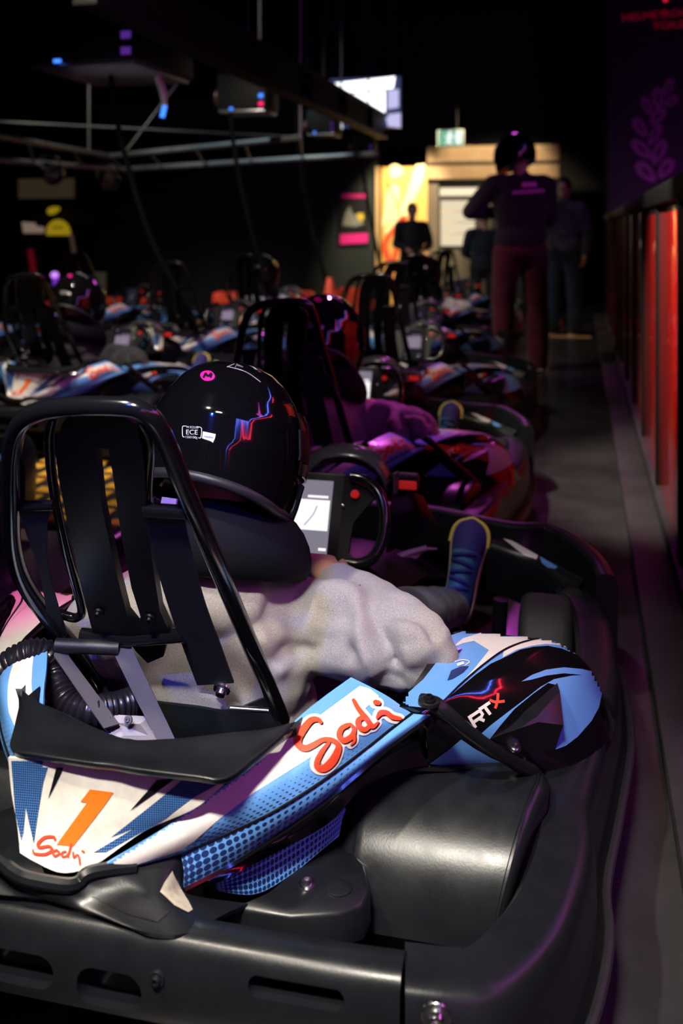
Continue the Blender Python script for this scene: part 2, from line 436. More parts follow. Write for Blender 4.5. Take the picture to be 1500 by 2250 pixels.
def bolt(name, p, axis, r, m, parent, washer=True):
    mb = MB(); ax = Vector(axis).normalized()
    if washer: mb.lathe([(r*1.7, -.001), (r*1.7, .002), (r*1.6, .003)], p, ax, 20)
    mb.lathe([(r, 0), (r, r*1.1), (r*.85, r*1.35), (r*.5, r*1.35), (r*.48, r*.7)], p, ax, 16)
    return mb.build(name, m, parent)
bolt('bolt', P(345, 2150, Y=yb-.008), (0, -1, 0), .006, plastic, rear_bumper)

# side bumper rail (right, then mirrored): ends at the seam with the rear beam and wraps the front wheel
ring = [(890, 2167, .262), (1000, 2178, .258), (1090, 2172, .254), (1175, 2110, .25), (1245, 2015, .25), (1282, 1910, .25), (1294, 1830, .25), (1290, 1750, .25)]
pts = [P(*q) for q in ring]
pts += [Vector((.035, 1.80, .25)), Vector((.066, 2.04, .25)), Vector((.070, 2.20, .25)), Vector((.06, 2.40, .25)), Vector((.028, 2.53, .25)), Vector((-.03, 2.58, .245)), Vector((-.07, 2.575, .24))]
prof = [(0.018, -.205), (-.022, -.20), (-.026, -.15), (-.012, -.13), (-.010, -.05), (-.005, -.012), (.004, -.002), (.02, .002), (.07, .002), (.078, -.008), (.078, -.06), (.05, -.20)]
mb = MB(); sweep(mb, [tuple(p) for p in pts], prof, 110)
side_bumper = part('side_bumper', mb, plastic_worn)
bolt('bolt', P(958, 2232, Y=1.128), (0.1, -1, 0), .010, steel, side_bumper)
mirror(side_bumper, kart)
# outer rubber lip along the side bumper
mb = MB(); mb.tube([tuple(p+Vector((0, 0, -.135)) + Vector(((p.x+.5), (p.y-1.9)*.35, 0)).normalized()*.03) for p in pts[3:-2]], .008, 8, samples=70)
lip = part('bumper_lip', mb, rubber); mirror(lip, kart)

# front bumper
fb = [P(1345, 1262, .31), P(1322, 1222, .32), P(1270, 1178, .335), P(1200, 1147, .345), P(1120, 1143, .35)]
fr = [tuple(p) for p in fb]+[(-.42, 2.86, .35), (KX, 2.87, .35)]
fr = fr+[tuple(mirx(Vector(p))) for p in fr[:-1][::-1]]
prof = [(0, -.20), (-.012, -.19), (-.014, -.03), (-.006, -.006), (.006, 0), (.028, 0), (.038, -.008), (.04, -.05), (.052, -.075), (.05, -.12), (.036, -.14), (.034, -.20)]
mb = MB(); sweep(mb, fr, prof, 90, outward=1); front_bumper = part('front_bumper', mb, plastic)

# side panel: top facet, side facet, gloss groove, lower strip
def prow(*q): return [P(*p) for p in q]
top_rows = [prow((201, 1919, .315), (300, 1902, .314), (397, 1877, .31)), prow((373, 1811, .36), (435, 1824, .352), (500, 1832, .335)),
            prow((495, 1727, .395), (555, 1752, .385), (607, 1780, .362)), prow((579, 1662, .418), (655, 1690, .406), (715, 1712, .384)),
            prow((641, 1590, .444), (735, 1628, .428), (805, 1645, .402)), prow((703, 1537, .456), (795, 1580, .44), (858, 1603, .412)),
            prow((771, 1488, .466), (845, 1526, .448), (905, 1568, .42))]
side_panel, bv_top = panel('side_panel', top_rows, 60, 26, blue_dots, kart, .005, (0, 0, 3))
edge = [(404, 1950, .27), (513, 1893, .29), (607, 1832, .318), (700, 1768, .345), (790, 1692, .375), (860, 1634, .395), (945, 1572, .415)]
seam = [r[-1] for r in top_rows]
mid = [(a*.5+P(*b)*.5)+Vector((.004, -.004, .002)) for a, b in zip(seam, edge)]
side_facet, bv_side = panel('side_facet', [[a, m_, P(*b)] for a, m_, b in zip(seam, mid, edge)], 50, 8, blue_dots_low, kart, .005, (0, 0, 3))
groove = [(476, 1942, .25), (560, 1896, .262), (640, 1850, .272), (720, 1803, .285), (790, 1730, .305), (860, 1692, .318), (943, 1677, .312)]
gl_rows = []
for a, b in zip(edge, groove):
    p, q = P(*a), P(*b); gl_rows.append([p, p.lerp(q, .5)+Vector((-.012, .012, 0)), q])
gloss_groove, bv_gl = panel('gloss_groove', gl_rows, 50, 10, gloss_black, kart, .005, (0, 0, 3))
lo_rows = [prow((474, 1944, .245), (476, 1950, .24), (480, 1958, .234)), prow((560, 1896, .26), (560, 1930, .24), (562, 1964, .217)),
           prow((640, 1850, .27), (640, 1884, .25), (642, 1920, .228)), prow((720, 1803, .283), (718, 1830, .267), (714, 1862, .246)), prow((760, 1778, .29), (752, 1800, .277), (745, 1836, .258))]
lower_strip, bv_lo = panel('lower_strip', lo_rows, 40, 8, blue_dots_strip, kart, .005, (0, 0, 3))
sh_rows = [[P(*q), P(*q)+Vector((-.03, .05, -.06)), P(*q)+Vector((-.05, .06, -.20))] for q in groove]
shield, _ = panel('inner_shield', sh_rows, 40, 8, satin_black, kart, .004, (0, 0, 3)); mirror(shield, kart)
# black piping between the facets
mb = MB(); mb.tube([tuple(p+Vector((0, 0, .0005))) for p in seam], .0022, 6, samples=50); piping = part('panel_seam', mb, satin_black)

# print on the side panel
def ed(pts, ox, oy, s): return [(ox+p[0]/s, oy+p[1]/s)+tuple(q/s for q in p[2:]) for p in pts]
wh = [(196, 1924), (252, 1884), (366, 1803), (438, 1761), (490, 1724), (560, 1676), (599, 1648), (693, 1580), (790, 1508), (812, 1514), (832, 1530), (745, 1608), (700, 1652), (640, 1690), (560, 1740), (480, 1800), (425, 1848), (396, 1868), (300, 1899)]
decal('stripe', [fill_px([wh], 6)], [bv_top], white, side_panel, .0008)
S3 = lambda p: ed(p, 350, 1400, 3.333)
S5 = lambda p: ed(p, 450, 1200, 2.308)
big = [S3([(1180, 632, 26), (1160, 612, 34), (1110, 618, 46), (1055, 680, 54), (1015, 750, 58), (1022, 798, 52), (1070, 818, 46), (1130, 792, 42), (1195, 757, 34), (1258, 757, 34), (1300, 785, 40), (1298, 830, 50), (1258, 905, 62), (1200, 955, 56), (1152, 948, 44), (1150, 905, 40), (1185, 840, 34), (1235, 778, 22)]),
       S5([(722, 912, 22), (690, 930, 26), (678, 965, 28), (700, 985, 28), (738, 965, 26), (752, 930, 22), (735, 908, 16)]), S5([(752, 955, 14), (752, 985, 14), (735, 1005, 8)]),
       S5([(808, 870, 20), (778, 885, 26), (775, 915, 28), (805, 930, 24), (838, 905, 20)]), S5([(752, 788, 18), (775, 830, 24), (815, 880, 28), (842, 915, 22), (872, 895, 10)]),
       S5([(868, 872, 14), (885, 850, 26), (915, 848, 24), (945, 868, 24), (985, 875, 16)]), S5([(862, 798, 26), (876, 800, 24)])]
def grow(st, k): return [[(x, y, w+k) for x, y, w in s] for s in st]
decal('lettering_outline', [stroke_px(s) for s in grow(big, 15)], [bv_top], white, side_panel, .0014)
decal('lettering_shadow', [stroke_px([(x+2.5, y+2, w) for x, y, w in s]) for s in big], [bv_top], ink, side_panel, .0020)
decal('lettering', [stroke_px(s) for s in big], [bv_top], red, side_panel, .0026)
for o in (side_panel, side_facet, gloss_groove, lower_strip, piping):
    c = mirror(o, kart, None, -.06)
    if o is side_panel:
        for k in kids(side_panel):
            if k.name.startswith('stripe'): mirror(k, c, None, -.06)

# tail body under the number plate, scuffed corner
t1 = prow((-60, 1858, .335), (0, 1893, .325), (30, 1917, .318), (56, 1930, .312), (105, 1941, .308), (154, 1947, .306), (177, 1939, .307), (201, 1919, .314), (300, 1904, .31), (390, 1884, .306), (404, 1935, .27))
t2 = prow((-60, 1915, .305), (0, 1925, .302), (40, 1948, .297), (80, 1965, .292), (154, 1988, .288), (200, 1985, .289), (250, 1975, .291), (300, 1962, .293), (340, 1960, .292), (372, 1960, .286), (415, 1965, .262))
t3 = prow((-60, 1957, .287), (0, 1966, .286), (60, 1972, .285), (110, 1980, .284), (200, 2008, .281), (270, 2032, .279), (327, 2050, .277), (390, 2054, .275), (440, 2040, .270), (490, 2010, .255), (545, 1985, .235))
tail_body, bv_tail = panel('tail_body', [t1, t2, t3], 24, 60, plastic, kart, .006, (0, 0, 1.5))
decal('vent_slot', [fill_px([ed([(425, 898), (640, 945), (802, 972), (742, 1022), (600, 985)], 0, 1550, 2.143)])], [bv_tail], ink, tail_body, .0010)
decal('scuffed_corner', [fill_px([ed([(808, 780), (815, 800), (850, 870), (885, 925), (905, 965), (885, 978), (820, 945), (752, 880), (775, 830)], 0, 1550, 2.143)])], [bv_tail], scuffed_tip, tail_body, .0014)
# number plate
nrows = [prow((18, 1665, .435), (110, 1672, .435), (250, 1683, .435), (390, 1694, .435), (500, 1715, .425)),
         prow((25, 1740, .39), (100, 1750, .388), (210, 1765, .386), (330, 1775, .384), (430, 1775, .388)),
         prow((38, 1815, .352), (80, 1825, .348), (160, 1842, .345), (250, 1838, .346), (320, 1825, .352)),
         prow((44, 1874, .327), (75, 1893, .318), (130, 1917, .311), (180, 1912, .313), (222, 1893, .32))]
number_plate, bv_num = panel('number_plate', nrows, 30, 30, dirty_white, kart, .005, (0, 0, 1.5))
E3 = lambda p: ed(p, 0, 1550, 2.143)
for q in ([E3([(52, 230), (235, 262), (205, 360), (182, 500), (160, 652), (122, 480), (112, 600), (100, 640), (92, 660), (72, 500)])], [E3([(880, 330), (1060, 350), (900, 440), (780, 530), (640, 610), (500, 690), (440, 693), (640, 572), (520, 622), (700, 480), (800, 400)])]): decal('navy_band', [fill_px(q)], [bv_num], navy_fine, number_plate, .0008)
for q in ([(275, 260), (312, 270), (228, 440)], [(740, 350), (830, 340), (612, 495)]): decal('spike', [fill_px([E3(q)])], [bv_num], ink, number_plate, .0014)
decal('number', [fill_px([E3([(425, 393), (535, 407), (492, 470), (345, 662), (268, 655), (412, 455), (380, 452)])])], [bv_num], orange, number_plate, .0014)
small = [E3([(262, 632, 10), (255, 618, 14), (215, 620, 15), (184, 648, 16), (190, 668, 15), (232, 662, 13), (248, 680, 14), (215, 700, 14), (165, 697, 12), (158, 680, 8)]),
         E3([(270, 680, 10), (252, 690, 12), (262, 708, 12), (282, 695, 10), (270, 680, 10)]), E3([(312, 686, 8), (296, 692, 10), (294, 708, 10), (310, 710, 9), (322, 698, 8)]), E3([(338, 650, 9), (330, 680, 10), (322, 712, 9)]),
         E3([(346, 690, 8), (348, 714, 9), (366, 702, 8), (374, 718, 9), (377, 746, 9)]), E3([(388, 684, 9), (396, 688, 9)])]
decal('lettering', [stroke_px(s) for s in small], [bv_num], red, number_plate, .0022)
mb = MB(); mb.tube([tuple(p+Vector((0, -.002, .002))) for p in t1[:9]], .009, 8, samples=50); part('plate_rim', mb, plastic)

# collar lip above the number plate (built as a right half and its mirror in one sheet)
ridge = prow((165, 1668, .45), (300, 1688, .45), (420, 1702, .45), (495, 1706, .447), (560, 1662, .452), (644, 1594, .462))
back = prow((240, 1617, .456), (310, 1626, .455), (400, 1621, .456), (500, 1610, .459), (580, 1602, .462), (648, 1586, .466))
ridge[0].x = back[0].x = K0.x
rows = []
for rr in ([p+Vector((0, .050, -.016)) for p in ridge], [p+Vector((0, .012, -.014)) for p in ridge], [p+Vector((0, .001, -.006)) for p in ridge], [p+Vector((0, .004, .0)) for p in ridge], [a.lerp(b, .5)+Vector((0, 0, -.004)) for a, b in zip(ridge, back)], back, [p+Vector((0, .006, -.02)) for p in back]):
    rows.append([mirx(p) for p in rr[:0:-1]]+rr)
collar, bv_col = panel('engine_cover_lip', rows, 36, 66, plastic, kart, .004, (0, 0, 3))
horn = [mirx(P(644, 1594, .462)), mirx(P(660, 1580, .46))]

# fender over the rear wheel
def fender():
    prof = [(-.350, .10), (-.348, .13), (-.340, .148), (-.325, .157), (-.30, .160), (-.13, .160), (-.112, .157), (-.104, .150), (-.100, .138), (-.101, .118)]
    rows = []
    pr = cr(prof, 36)
    for k in range(40):
        a = math.radians(4+168*k/39)
        rows.append([(x+.052*min(1, max(0, (a-.35)/1.25))*max(0, (x+.30)/.20), 1.55-(r+.004)*math.cos(a), .135+(r+.005)*math.sin(a)) for x, r in pr])
    me = MB().grid(rows).mesh('wheel_fender'); face_camward(me, (-.2, .5, 1.5)); thick(me, .004)
    return place('wheel_fender', me, plastic_worn, kart)
fen = fender(); mirror(fen, kart)
fl = [[(-.345, 1.575, .285), (-.26, 1.60, .296), (-.17, 1.61, .294), (-.105, 1.61, .285)], [(-.35, 1.60, .305), (-.26, 1.63, .300), (-.16, 1.64, .297), (-.085, 1.645, .29)], prow((805, 1724, .300), (880, 1692, .312), (1000, 1690, .305), (1120, 1692, .285))]
flange, _ = panel('fender_flange', fl, 14, 20, plastic, kart, .004, (0, 0, 3)); mirror(flange, kart)
def wheel(c, r, w, name='wheel', axis=1):
    root = MB().lathe([(r*.52, -w*.44), (r*.70, -w*.50), (r*.88, -w*.47), (r*.97, -w*.40), (r, -w*.28), (r, w*.28), (r*.97, w*.40), (r*.88, w*.47), (r*.70, w*.50), (r*.52, w*.44)], c, (1, 0, 0), 48, cap=False).build(name, rubber, kart)
    MB().lathe([(0.02, w*.30), (r*.30, w*.32), (r*.42, w*.40), (r*.53, w*.45), (r*.53, -w*.45), (r*.40, -w*.38), (.02, -w*.30)], c, (1, 0, 0), 36).build('rim', satin_black, root)
    return root
w = wheel((-.225, 1.55, .14), .14, .205, 'rear_wheel'); 
wheel(tuple(mirx(Vector((-.225, 1.55, .14)))), .14, .205, 'rear_wheel')
wheel((-.08, 2.46, .128), .128, .13, 'front_wheel'); wheel(tuple(mirx(Vector((-.08, 2.46, .128)))), .128, .13, 'front_wheel')
part('rear_axle', MB().tube([(KX-.36, 1.55, .14), (KX+.36, 1.55, .14)], .02, 16), steel)
part('front_axle', MB().tube([(KX-.5, 2.46, .13), (KX+.5, 2.46, .13)], .016, 12).tube([(-.20, 2.46, .05), (-.19, 2.46, .24)], .018, 12).tube([(KX-.40, 2.46, .05), (KX-.41, 2.46, .24)], .018, 12), satin_black)
# mounting bracket beside the fender
poly = [(522, 1992), (590, 1962), (660, 1905), (705, 1876), (748, 1848), (795, 1900), (806, 1950), (790, 1985), (740, 2002), (640, 2008)]
tp = [P(x, y, .232) for x, y in poly]
mbk = MB(); n = len(tp); bt = [p+Vector((0, 0, -.006)) + (Vector((-.36, 1.34, p.z))-p)*-.06 for p in tp]; b2 = [p+Vector((0, .006, -.045)) for p in bt]
v = tp+bt+b2; f = [list(range(n))]+[[i, (i+1) % n, n+(i+1) % n, n+i] for i in range(n)]+[[n+i, n+(i+1) % n, 2*n+(i+1) % n, 2*n+i] for i in range(n)]
bracket = part('mounting_bracket', mbk.add(v, f), plastic, smooth=60)
bolt('bolt', P(674, 1945, .233), (0, -.15, 1), .0075, steel, bracket)
MB().lathe([(.019, 0), (.019, .002), (.016, .0035), (0.001, .0038)], P(744, 1952, .232), (0, 0, 1), 28).build('cap', plastic, bracket)
mirror(bracket, kart)

# side pod
A = prow((880, 1546, .437), (938, 1573, .416), (939, 1605, .388), (941, 1642, .352), (944, 1682, .312), (985, 1716, .245))
B = prow((925, 1480, .432), (1040, 1486, .422), (1088, 1540, .393), (1135, 1595, .352), (1212, 1648, .292), (1262, 1700, .235))
C = prow((975, 1405, .427), (1103, 1433, .417), (1168, 1470, .392), (1240, 1525, .350), (1312, 1580, .284), (1338, 1640, .225))
D = prow((1010, 1386, .412), (1185, 1404, .400), (1246, 1426, .376), (1294, 1468, .336), (1323, 1520, .275), (1350, 1570, .215))
E_ = [p+Vector((-.012, .055, -.045)) for p in D]; G = [p+Vector((-.03, .075, -.16)) for p in D]
pod, bv_pod = panel('side_pod', [A, B, C, D, E_, G], 64, 50, gloss_black, kart, .005, (0, 0, 3))
def pg(name, pts, m, off): return decal(name, [fill_px([pts], 6)], [bv_pod], m, pod, off)
Q = lambda p: ed(p, 800, 1350, 2.308)
pg('blue_field', Q([(170, 445), (168, 462), (300, 474), (378, 462), (384, 462), (470, 385), (560, 310), (640, 252), (705, 222), (790, 180), (860, 165), (930, 160), (1000, 174), (1080, 207), (1140, 244), (1100, 190), (1040, 148), (960, 120), (880, 122), (800, 102), (660, 72), (500, 88), (432, 110), (400, 200), (300, 330)]), blue, .0008)
pg('white_field', Q([(440, 175), (500, 125), (580, 100), (660, 75), (800, 106), (885, 124), (800, 142), (705, 186), (640, 235), (560, 295), (505, 335), (560, 275), (632, 185), (556, 138), (500, 150)]), white, .0014)
pg('white_flash', Q([(700, 222), (705, 190), (790, 152), (880, 126), (960, 122), (1040, 148), (1105, 190), (1140, 225), (1060, 182), (985, 158), (920, 152), (850, 162), (775, 182)]), white, .0014)
pg('navy_flick', Q([(445, 200), (470, 188), (498, 180), (480, 200), (450, 212)]), ink, .0020)
pg('blue_blade', Q([(795, 342), (850, 308), (920, 282), (1010, 270), (1100, 278), (1165, 292), (1198, 315), (1203, 400), (1188, 470), (1150, 540), (1080, 620), (1020, 665), (968, 684), (965, 600), (978, 480), (975, 360), (930, 350), (860, 400), (760, 480), (690, 560), (635, 630), (583, 610), (640, 560), (720, 500), (800, 440), (890, 370), (960, 330), (1050, 312), (1108, 308), (1010, 300), (920, 312), (850, 332)]), blue, .0010)
pg('blue_wedge', Q([(330, 755), (420, 690), (490, 632), (560, 680), (640, 725), (692, 748), (600, 770), (500, 772), (400, 765)]), blue, .0010)
decal('pod_seam', [stroke_px(Q([(300, 478, 9), (375, 460, 9), (480, 365, 9), (590, 270, 9), (700, 190, 9), (790, 150, 8), (880, 127, 7), (950, 120, 6)]))], [bv_pod], satin_black, pod, .0024)
rw = 16
decal('lettering', [stroke_px(Q([(562, 572, rw), (530, 520, rw)]), 4, False), stroke_px(Q([(524, 524, rw), (582, 488, rw)]), 4, False), stroke_px(Q([(578, 487, rw), (596, 512, rw), (545, 548, rw)]), 6, False), stroke_px(Q([(572, 525, rw), (606, 538, rw)]), 4, False),
                    stroke_px(Q([(578, 484, rw), (634, 448, rw)]), 4, False), stroke_px(Q([(604, 466, rw), (636, 508, rw)]), 4, False)], [bv_pod], white, pod, .0018)
decal('red_lettering', [stroke_px(Q([(632, 436, 14), (660, 446, 14), (708, 442, 14)]), 5, False), stroke_px(Q([(674, 402, 14), (672, 440, 14), (660, 478, 14)]), 5, False)], [bv_pod], red, pod, .0018)
decal('badge', [stroke_px(Q([(460, 245, 5), (500, 236, 5), (532, 246, 5), (510, 264, 5)]), 12), stroke_px(Q([(470, 262, 14), (505, 250, 14)]), 5, False)], [bv_pod], white, pod, .0022)
decal('badge_tab', [fill_px([Q([(440, 290), (490, 268), (530, 268), (500, 300), (450, 330), (420, 340)])])], [bv_pod], navy, pod, .0020)
# air scoop on the pod
def onpod(px, py, h=0.0):
    o = Vector((0, 0, CAMH)); hh = bv_pod.ray_cast(o, sight(px, py).normalized()); n_ = hh[1] if hh[1].dot(o-hh[0]) > 0 else -hh[1]
    return hh[0]+n_*h
sc = [onpod(1222, 1502, .002), onpod(1160, 1555, .004), onpod(1076, 1622, .001), onpod(1120, 1640, .001), onpod(1165, 1655, .001), onpod(1218, 1646, .001), onpod(1214, 1575, .006)]
pk = [onpod(1213, 1530, .018), onpod(1160, 1578, .018), onpod(1124, 1596, .014), onpod(1160, 1586, .022), onpod(1207, 1592, .028)]
v = sc+pk; f = [[0, 1, 8, 7], [1, 2, 9, 8], [7, 8, 10, 11], [8, 9, 10], [0, 7, 11, 6], [6, 11, 5], [2, 3, 9], [3, 4, 10, 9], [4, 5, 11, 10]]
scoop = MB().add(v, f).build('air_scoop', plastic, pod, 25)
bolt('bolt', onpod(1128, 1640, .003), (.2, -.2, 1), .006, steel, pod)
# brace strut across the pod
st = [P(925, 1532, .452), P(955, 1548, .450), P(985, 1570, .436), P(1035, 1612, .402), P(1090, 1652, .360), P(1140, 1682, .318), P(1172, 1700, .285), P(1178, 1735, .23)]
brace = part('brace_strut', MB().tube(st, [.006, .012, .0105, .0095, .0095, .0105, .012, .012], 12, samples=40), plastic)
MB().lathe([(.016, -.004), (.016, .001), (.012, .004)], P(942, 1540, .458), (0, 0, 1), 24).build('pad', plastic, brace)
bolt('bolt', P(943, 1538, .462), (0, -.1, 1), .0055, satin_black, brace)
pc = mirror(pod, kart)
for k in kids(pod):
    if not ('lettering' in k.name or 'badge' in k.name):
        q = mirror(k, pc)
        if k.name == 'blue_field': q.data.materials[0] = white
mirror(brace, kart)

# chassis: floor tray, tubes
tray = part('floor_tray', MB().box((KX, 1.95, .045), (1.22, 1.45, .02), bev=.006), satin_black)  # widened past a real tray: dark sheet standing in for shade by the wheels
for sx in (-.3, .3):
    part('frame_rail', MB().tube([(KX+sx, 1.25, .12), (KX+sx, 1.6, .09), (KX+sx*1.25, 2.2, .085), (KX+sx*.8, 2.75, .09)], .015, 10, samples=24), tube_black)
for q in ([(KX-.30, 1.34, .13), (KX+.30, 1.34, .13)], [(KX-.34, 1.72, .14), (KX+.34, 1.72, .14)]): part('frame_tube', MB().tube(q, .014, 10), tube_black)
part('side_tube', MB().tube([P(600, 1530, .30), P(650, 1490, .30), P(690, 1455, .30)], .012, 12, samples=10), tube_black)
part('adjuster_rod', MB().tube([P(505, 1556, .395), P(590, 1562, .390)], .005, 12), steel)
part('motor_housing', MB().box((-.64, 1.38, .23), (.26, .14, .14), bev=.02), satin_black)

# seat shell and protective back hoop
seat_rows = []
for k, (y, z, w_, dpt) in enumerate([(1.535, .365, .15, .0), (1.55, .29, .17, .02), (1.62, .18, .18, .05), (1.85, .13, .20, .08), (2.05, .12, .19, .08), (2.2, .16, .17, .06)]):
    seat_rows.append([(-.66+w_*u, y-(.0 if abs(u) < .8 else -.05), z+dpt*abs(u)**3) for u in (-1.05, -.95, -.7, -.35, 0, .35, .7, .95, 1.05)])
seat, _ = panel('seat', [[Vector(p) for p in r] for r in seat_rows], 26, 30, plastic, kart, .006, (0, 3, 3))
HP0 = Vector((-.64, 1.56, .39)); HN = Vector((0, .53, .37)).normalized()
def hp(x, y, back_=0.0): return Ppl(x, y, HP0, HN)-HN*back_
hoop_px = [(640, 1640), (612, 1562), (560, 1440), (470, 1225), (402, 1065), (372, 990), (345, 935), (312, 903), (262, 893), (160, 893), (82, 906), (40, 938), (25, 1000), (24, 1100), (28, 1200), (50, 1275), (100, 1350), (160, 1420), (215, 1500), (240, 1560)]
hoop = part('back_hoop', MB().tube([hp(*q) for q in hoop_px], .0135, 14, samples=120), tube_black)
part('inner_hoop', MB().tube([hp(*q, -.012) for q in [(300, 1385), (330, 1360), (322, 1250), (318, 1100), (322, 990), (300, 940)]], .0075, 10, samples=40), tube_black); part('inner_hoop', MB().tube([hp(*q, -.012) for q in [(108, 930), (100, 985), (112, 1100), (140, 1230), (172, 1345), (165, 1370), (140, 1368), (105, 1352)]], .0075, 10, samples=50), tube_black)
part('cross_bar', MB().tube([hp(40, 1112), hp(120, 1110)], .008, 10), tube_black); part('cross_bar', MB().tube([hp(318, 1120), hp(412, 1126)], .0105, 12), tube_black); part('cross_bar', MB().tube([hp(180, 1395), hp(285, 1405), hp(405, 1395)], .012, 12), tube_black)
# headrest: moulded arch with a long slot
outer = [(122, 985), (135, 935), (170, 908), (215, 900), (265, 905), (300, 930), (312, 985), (320, 1100), (335, 1230), (352, 1340), (372, 1385), (360, 1440), (325, 1455), (300, 1430), (275, 1395), (245, 1425), (215, 1420), (200, 1370), (180, 1290), (150, 1150), (130, 1050)]
inner = [(212, 980), (240, 985), (252, 1060), (268, 1180), (290, 1290), (312, 1360), (300, 1375), (280, 1350), (255, 1250), (225, 1110)]
def slabpx(outer, inner, fn, t, cell=25):
    v, f = fill_px([outer]+([inner] if inner else []), cell); bm = bmesh.new(); vs = [bm.verts.new(fn(*p)) for p in v]
    for q in f:
        try: bm.faces.new([vs[i] for i in q])
        except ValueError: pass
    bmesh.ops.recalc_face_normals(bm, faces=bm.faces[:])
    bm.verts.index_update(); r = bmesh.ops.solidify(bm, geom=bm.faces[:], thickness=t)
    bmesh.ops.recalc_face_normals(bm, faces=bm.faces[:])
    return MB().bm(bm)
head = part('headrest', slabpx(outer, inner, lambda x, y: hp(x, y, -.014), .016), satin_black, smooth=50)
for q in ((218, 1340), (331, 1352)): bolt('bolt', hp(*q, .004), tuple(-HN), .0055, satin_black, head)
# belts
def ribbon(name, L_, R_, m, parent=kart):
    a, b = cr(L_, 24), cr(R_, 24); rows = [[x*(1-t)+y*t for t in (0, .33, .66, 1)] for x, y in zip(a, b)]
    me = MB().grid(rows, uv=True).mesh(name); thick(me, .003); return place(name, me, m, parent)
b1 = ribbon('seat_belt', [hp(*q, .002) for q in [(320, 1118), (335, 1200), (370, 1320), (405, 1420), (435, 1500)]], [hp(*q, .002) for q in [(405, 1124), (420, 1200), (452, 1320), (485, 1410), (515, 1495)]], belt)
b2 = ribbon('seat_belt', [hp(*q, .002) for q in [(42, 1108), (58, 1160), (85, 1240), (102, 1320), (105, 1390)]], [hp(*q, .002) for q in [(112, 1108), (106, 1160), (108, 1240), (128, 1320), (150, 1390)]], belt)
bolt('bolt', hp(490, 1506, .006), tuple(-HN), .009, steel, b1)

# handle bracket and taped hose
def br(x, y, z): return P(x, y, z)
h1, h2 = P(122, 1418, .47), P(262, 1424, .465)
handle = part('push_handle', MB().tube([h1, h2], .0115, 20), mat('rubber_grip', (.012, .012, .013), .5, bump=.2, bscale=200))
def plate(pts, t):
    n = len(pts); nn = (pts[1]-pts[0]).cross(pts[2]-pts[0]).normalized(); return MB().add(pts+[p+nn*t for p in pts], [list(range(n))[::-1], list(range(n, 2*n))]+[[i, (i+1) % n, n+(i+1) % n, n+i] for i in range(n)])
pl = plate([P(246, 1428, .462), P(252, 1410, .470), P(268, 1404, .474), P(284, 1412, .472), P(330, 1510, .425), P(385, 1625, .36), P(345, 1625, .36), P(300, 1540, .40)], .003).build('bracket_plate', silver, handle, 30)
plate([P(118, 1440, .46), P(124, 1410, .472), P(136, 1408, .472), P(150, 1440, .455), P(262, 1590, .37), P(228, 1600, .37)], .003).build('bracket_plate', silver, handle, 30)
plate([P(205, 1568, .375), P(330, 1574, .372), P(375, 1632, .35), P(250, 1632, .345)], .003).build('bracket_plate', silver, handle, 30)
for x, y in ((282, 1582), (240, 1578)): bolt('bolt', P(x, y, .376), (0, -1, .5), .004, silver, handle)
hz_ = [P(-60, 1560, .38), P(-20, 1500, .41), (P(20, 1462, .435)), P(60, 1440, .45), P(95, 1438, .45), P(118, 1465, .43), P(128, 1505, .41), P(150, 1545, .39), P(195, 1562, .38), P(245, 1556, .375), P(285, 1546, .372)]
ns = 170; rr = [.0235+.0018*math.sin(i*2*math.pi/4.2)+.0012*mnoise.noise(Vector((i*.3, 0, 0))) for i in range(ns)]
part('taped_hose', MB().tube(hz_, rr, 18, samples=ns), tape)

# steering wheel with its display
WC = P(684, 1136, X=-.62); tilt = Matrix.Rotation(math.radians(-24), 3, 'X')
ex, ez = Vector((1, 0, 0)), tilt @ Vector((0, 0, 1)); ny = tilt @ Vector((0, -1, 0))
def wp(px, py, h=0.0): return Ppl(px, py, WC, ny)+ny*h
wheel_root = MB().box(WC-ny*.018+ex*.003, (.148, .036, .212), rot=tilt, bev=.006).build('steering_wheel', satin_black, kart)
sx0, sx1 = -.052, .044
MB().box(WC+ny*.0015+ex*-.004, (.100, .002, .172), rot=tilt, bev=.0008, seg=1).build('display_screen', emis('screen_grey', (.36, .33, .42), .75), wheel_root)
def scr(name, x, z, w_, h_, m): return MB().box(WC+ny*.0030+ex*x+ez*z, (w_, .001, h_), rot=tilt).build(name, m, wheel_root)
scr('display_picture', -.004, .005, .092, .070, emis('screen_white', (1, .97, .97), 1.35))
scr('display_text', .012, .0475, .050, .0055, MATS['screen_white']); scr('display_text', -.045, .075, .008, .007, MATS['screen_white'])
scr('display_icon', -.042, -.068, .012, .014, emis('screen_orange', (1, .75, .5), 1.0)); scr('display_text', .034, -.072, .018, .006, MATS['screen_white'])
MB().tube([WC+ny*.0036+ex*-.015+ez*-.02, WC+ny*.0036+ex*.004+ez*.005, WC+ny*.0036+ex*.012+ez*.026], .0014, 5, samples=10).build('display_graphic', emis('screen_violet', (.5, .45, .75), .8), wheel_root)
gp = [(772, 1050), (800, 1056), (828, 1078), (842, 1110), (846, 1150), (838, 1195), (818, 1228), (790, 1240), (758, 1238)]
gr = [wp(x, y, .006) for x, y in gp]
MB().tube(gr, .0135, 14, samples=50).build('grip', tube_black, wheel_root)
gm = [Vector((2*WC.x-p.x, p.y, p.z)) for p in gr]
MB().tube(gm, .0135, 14, samples=50).build('grip', tube_black, wheel_root)
sp = slabpx([(738, 1045), (790, 1045), (830, 1085), (800, 1120), (775, 1150), (765, 1215), (790, 1235), (740, 1238)], None, lambda x, y: wp(x, y, -.012), .012).build('spoke', satin_black, wheel_root, 40)
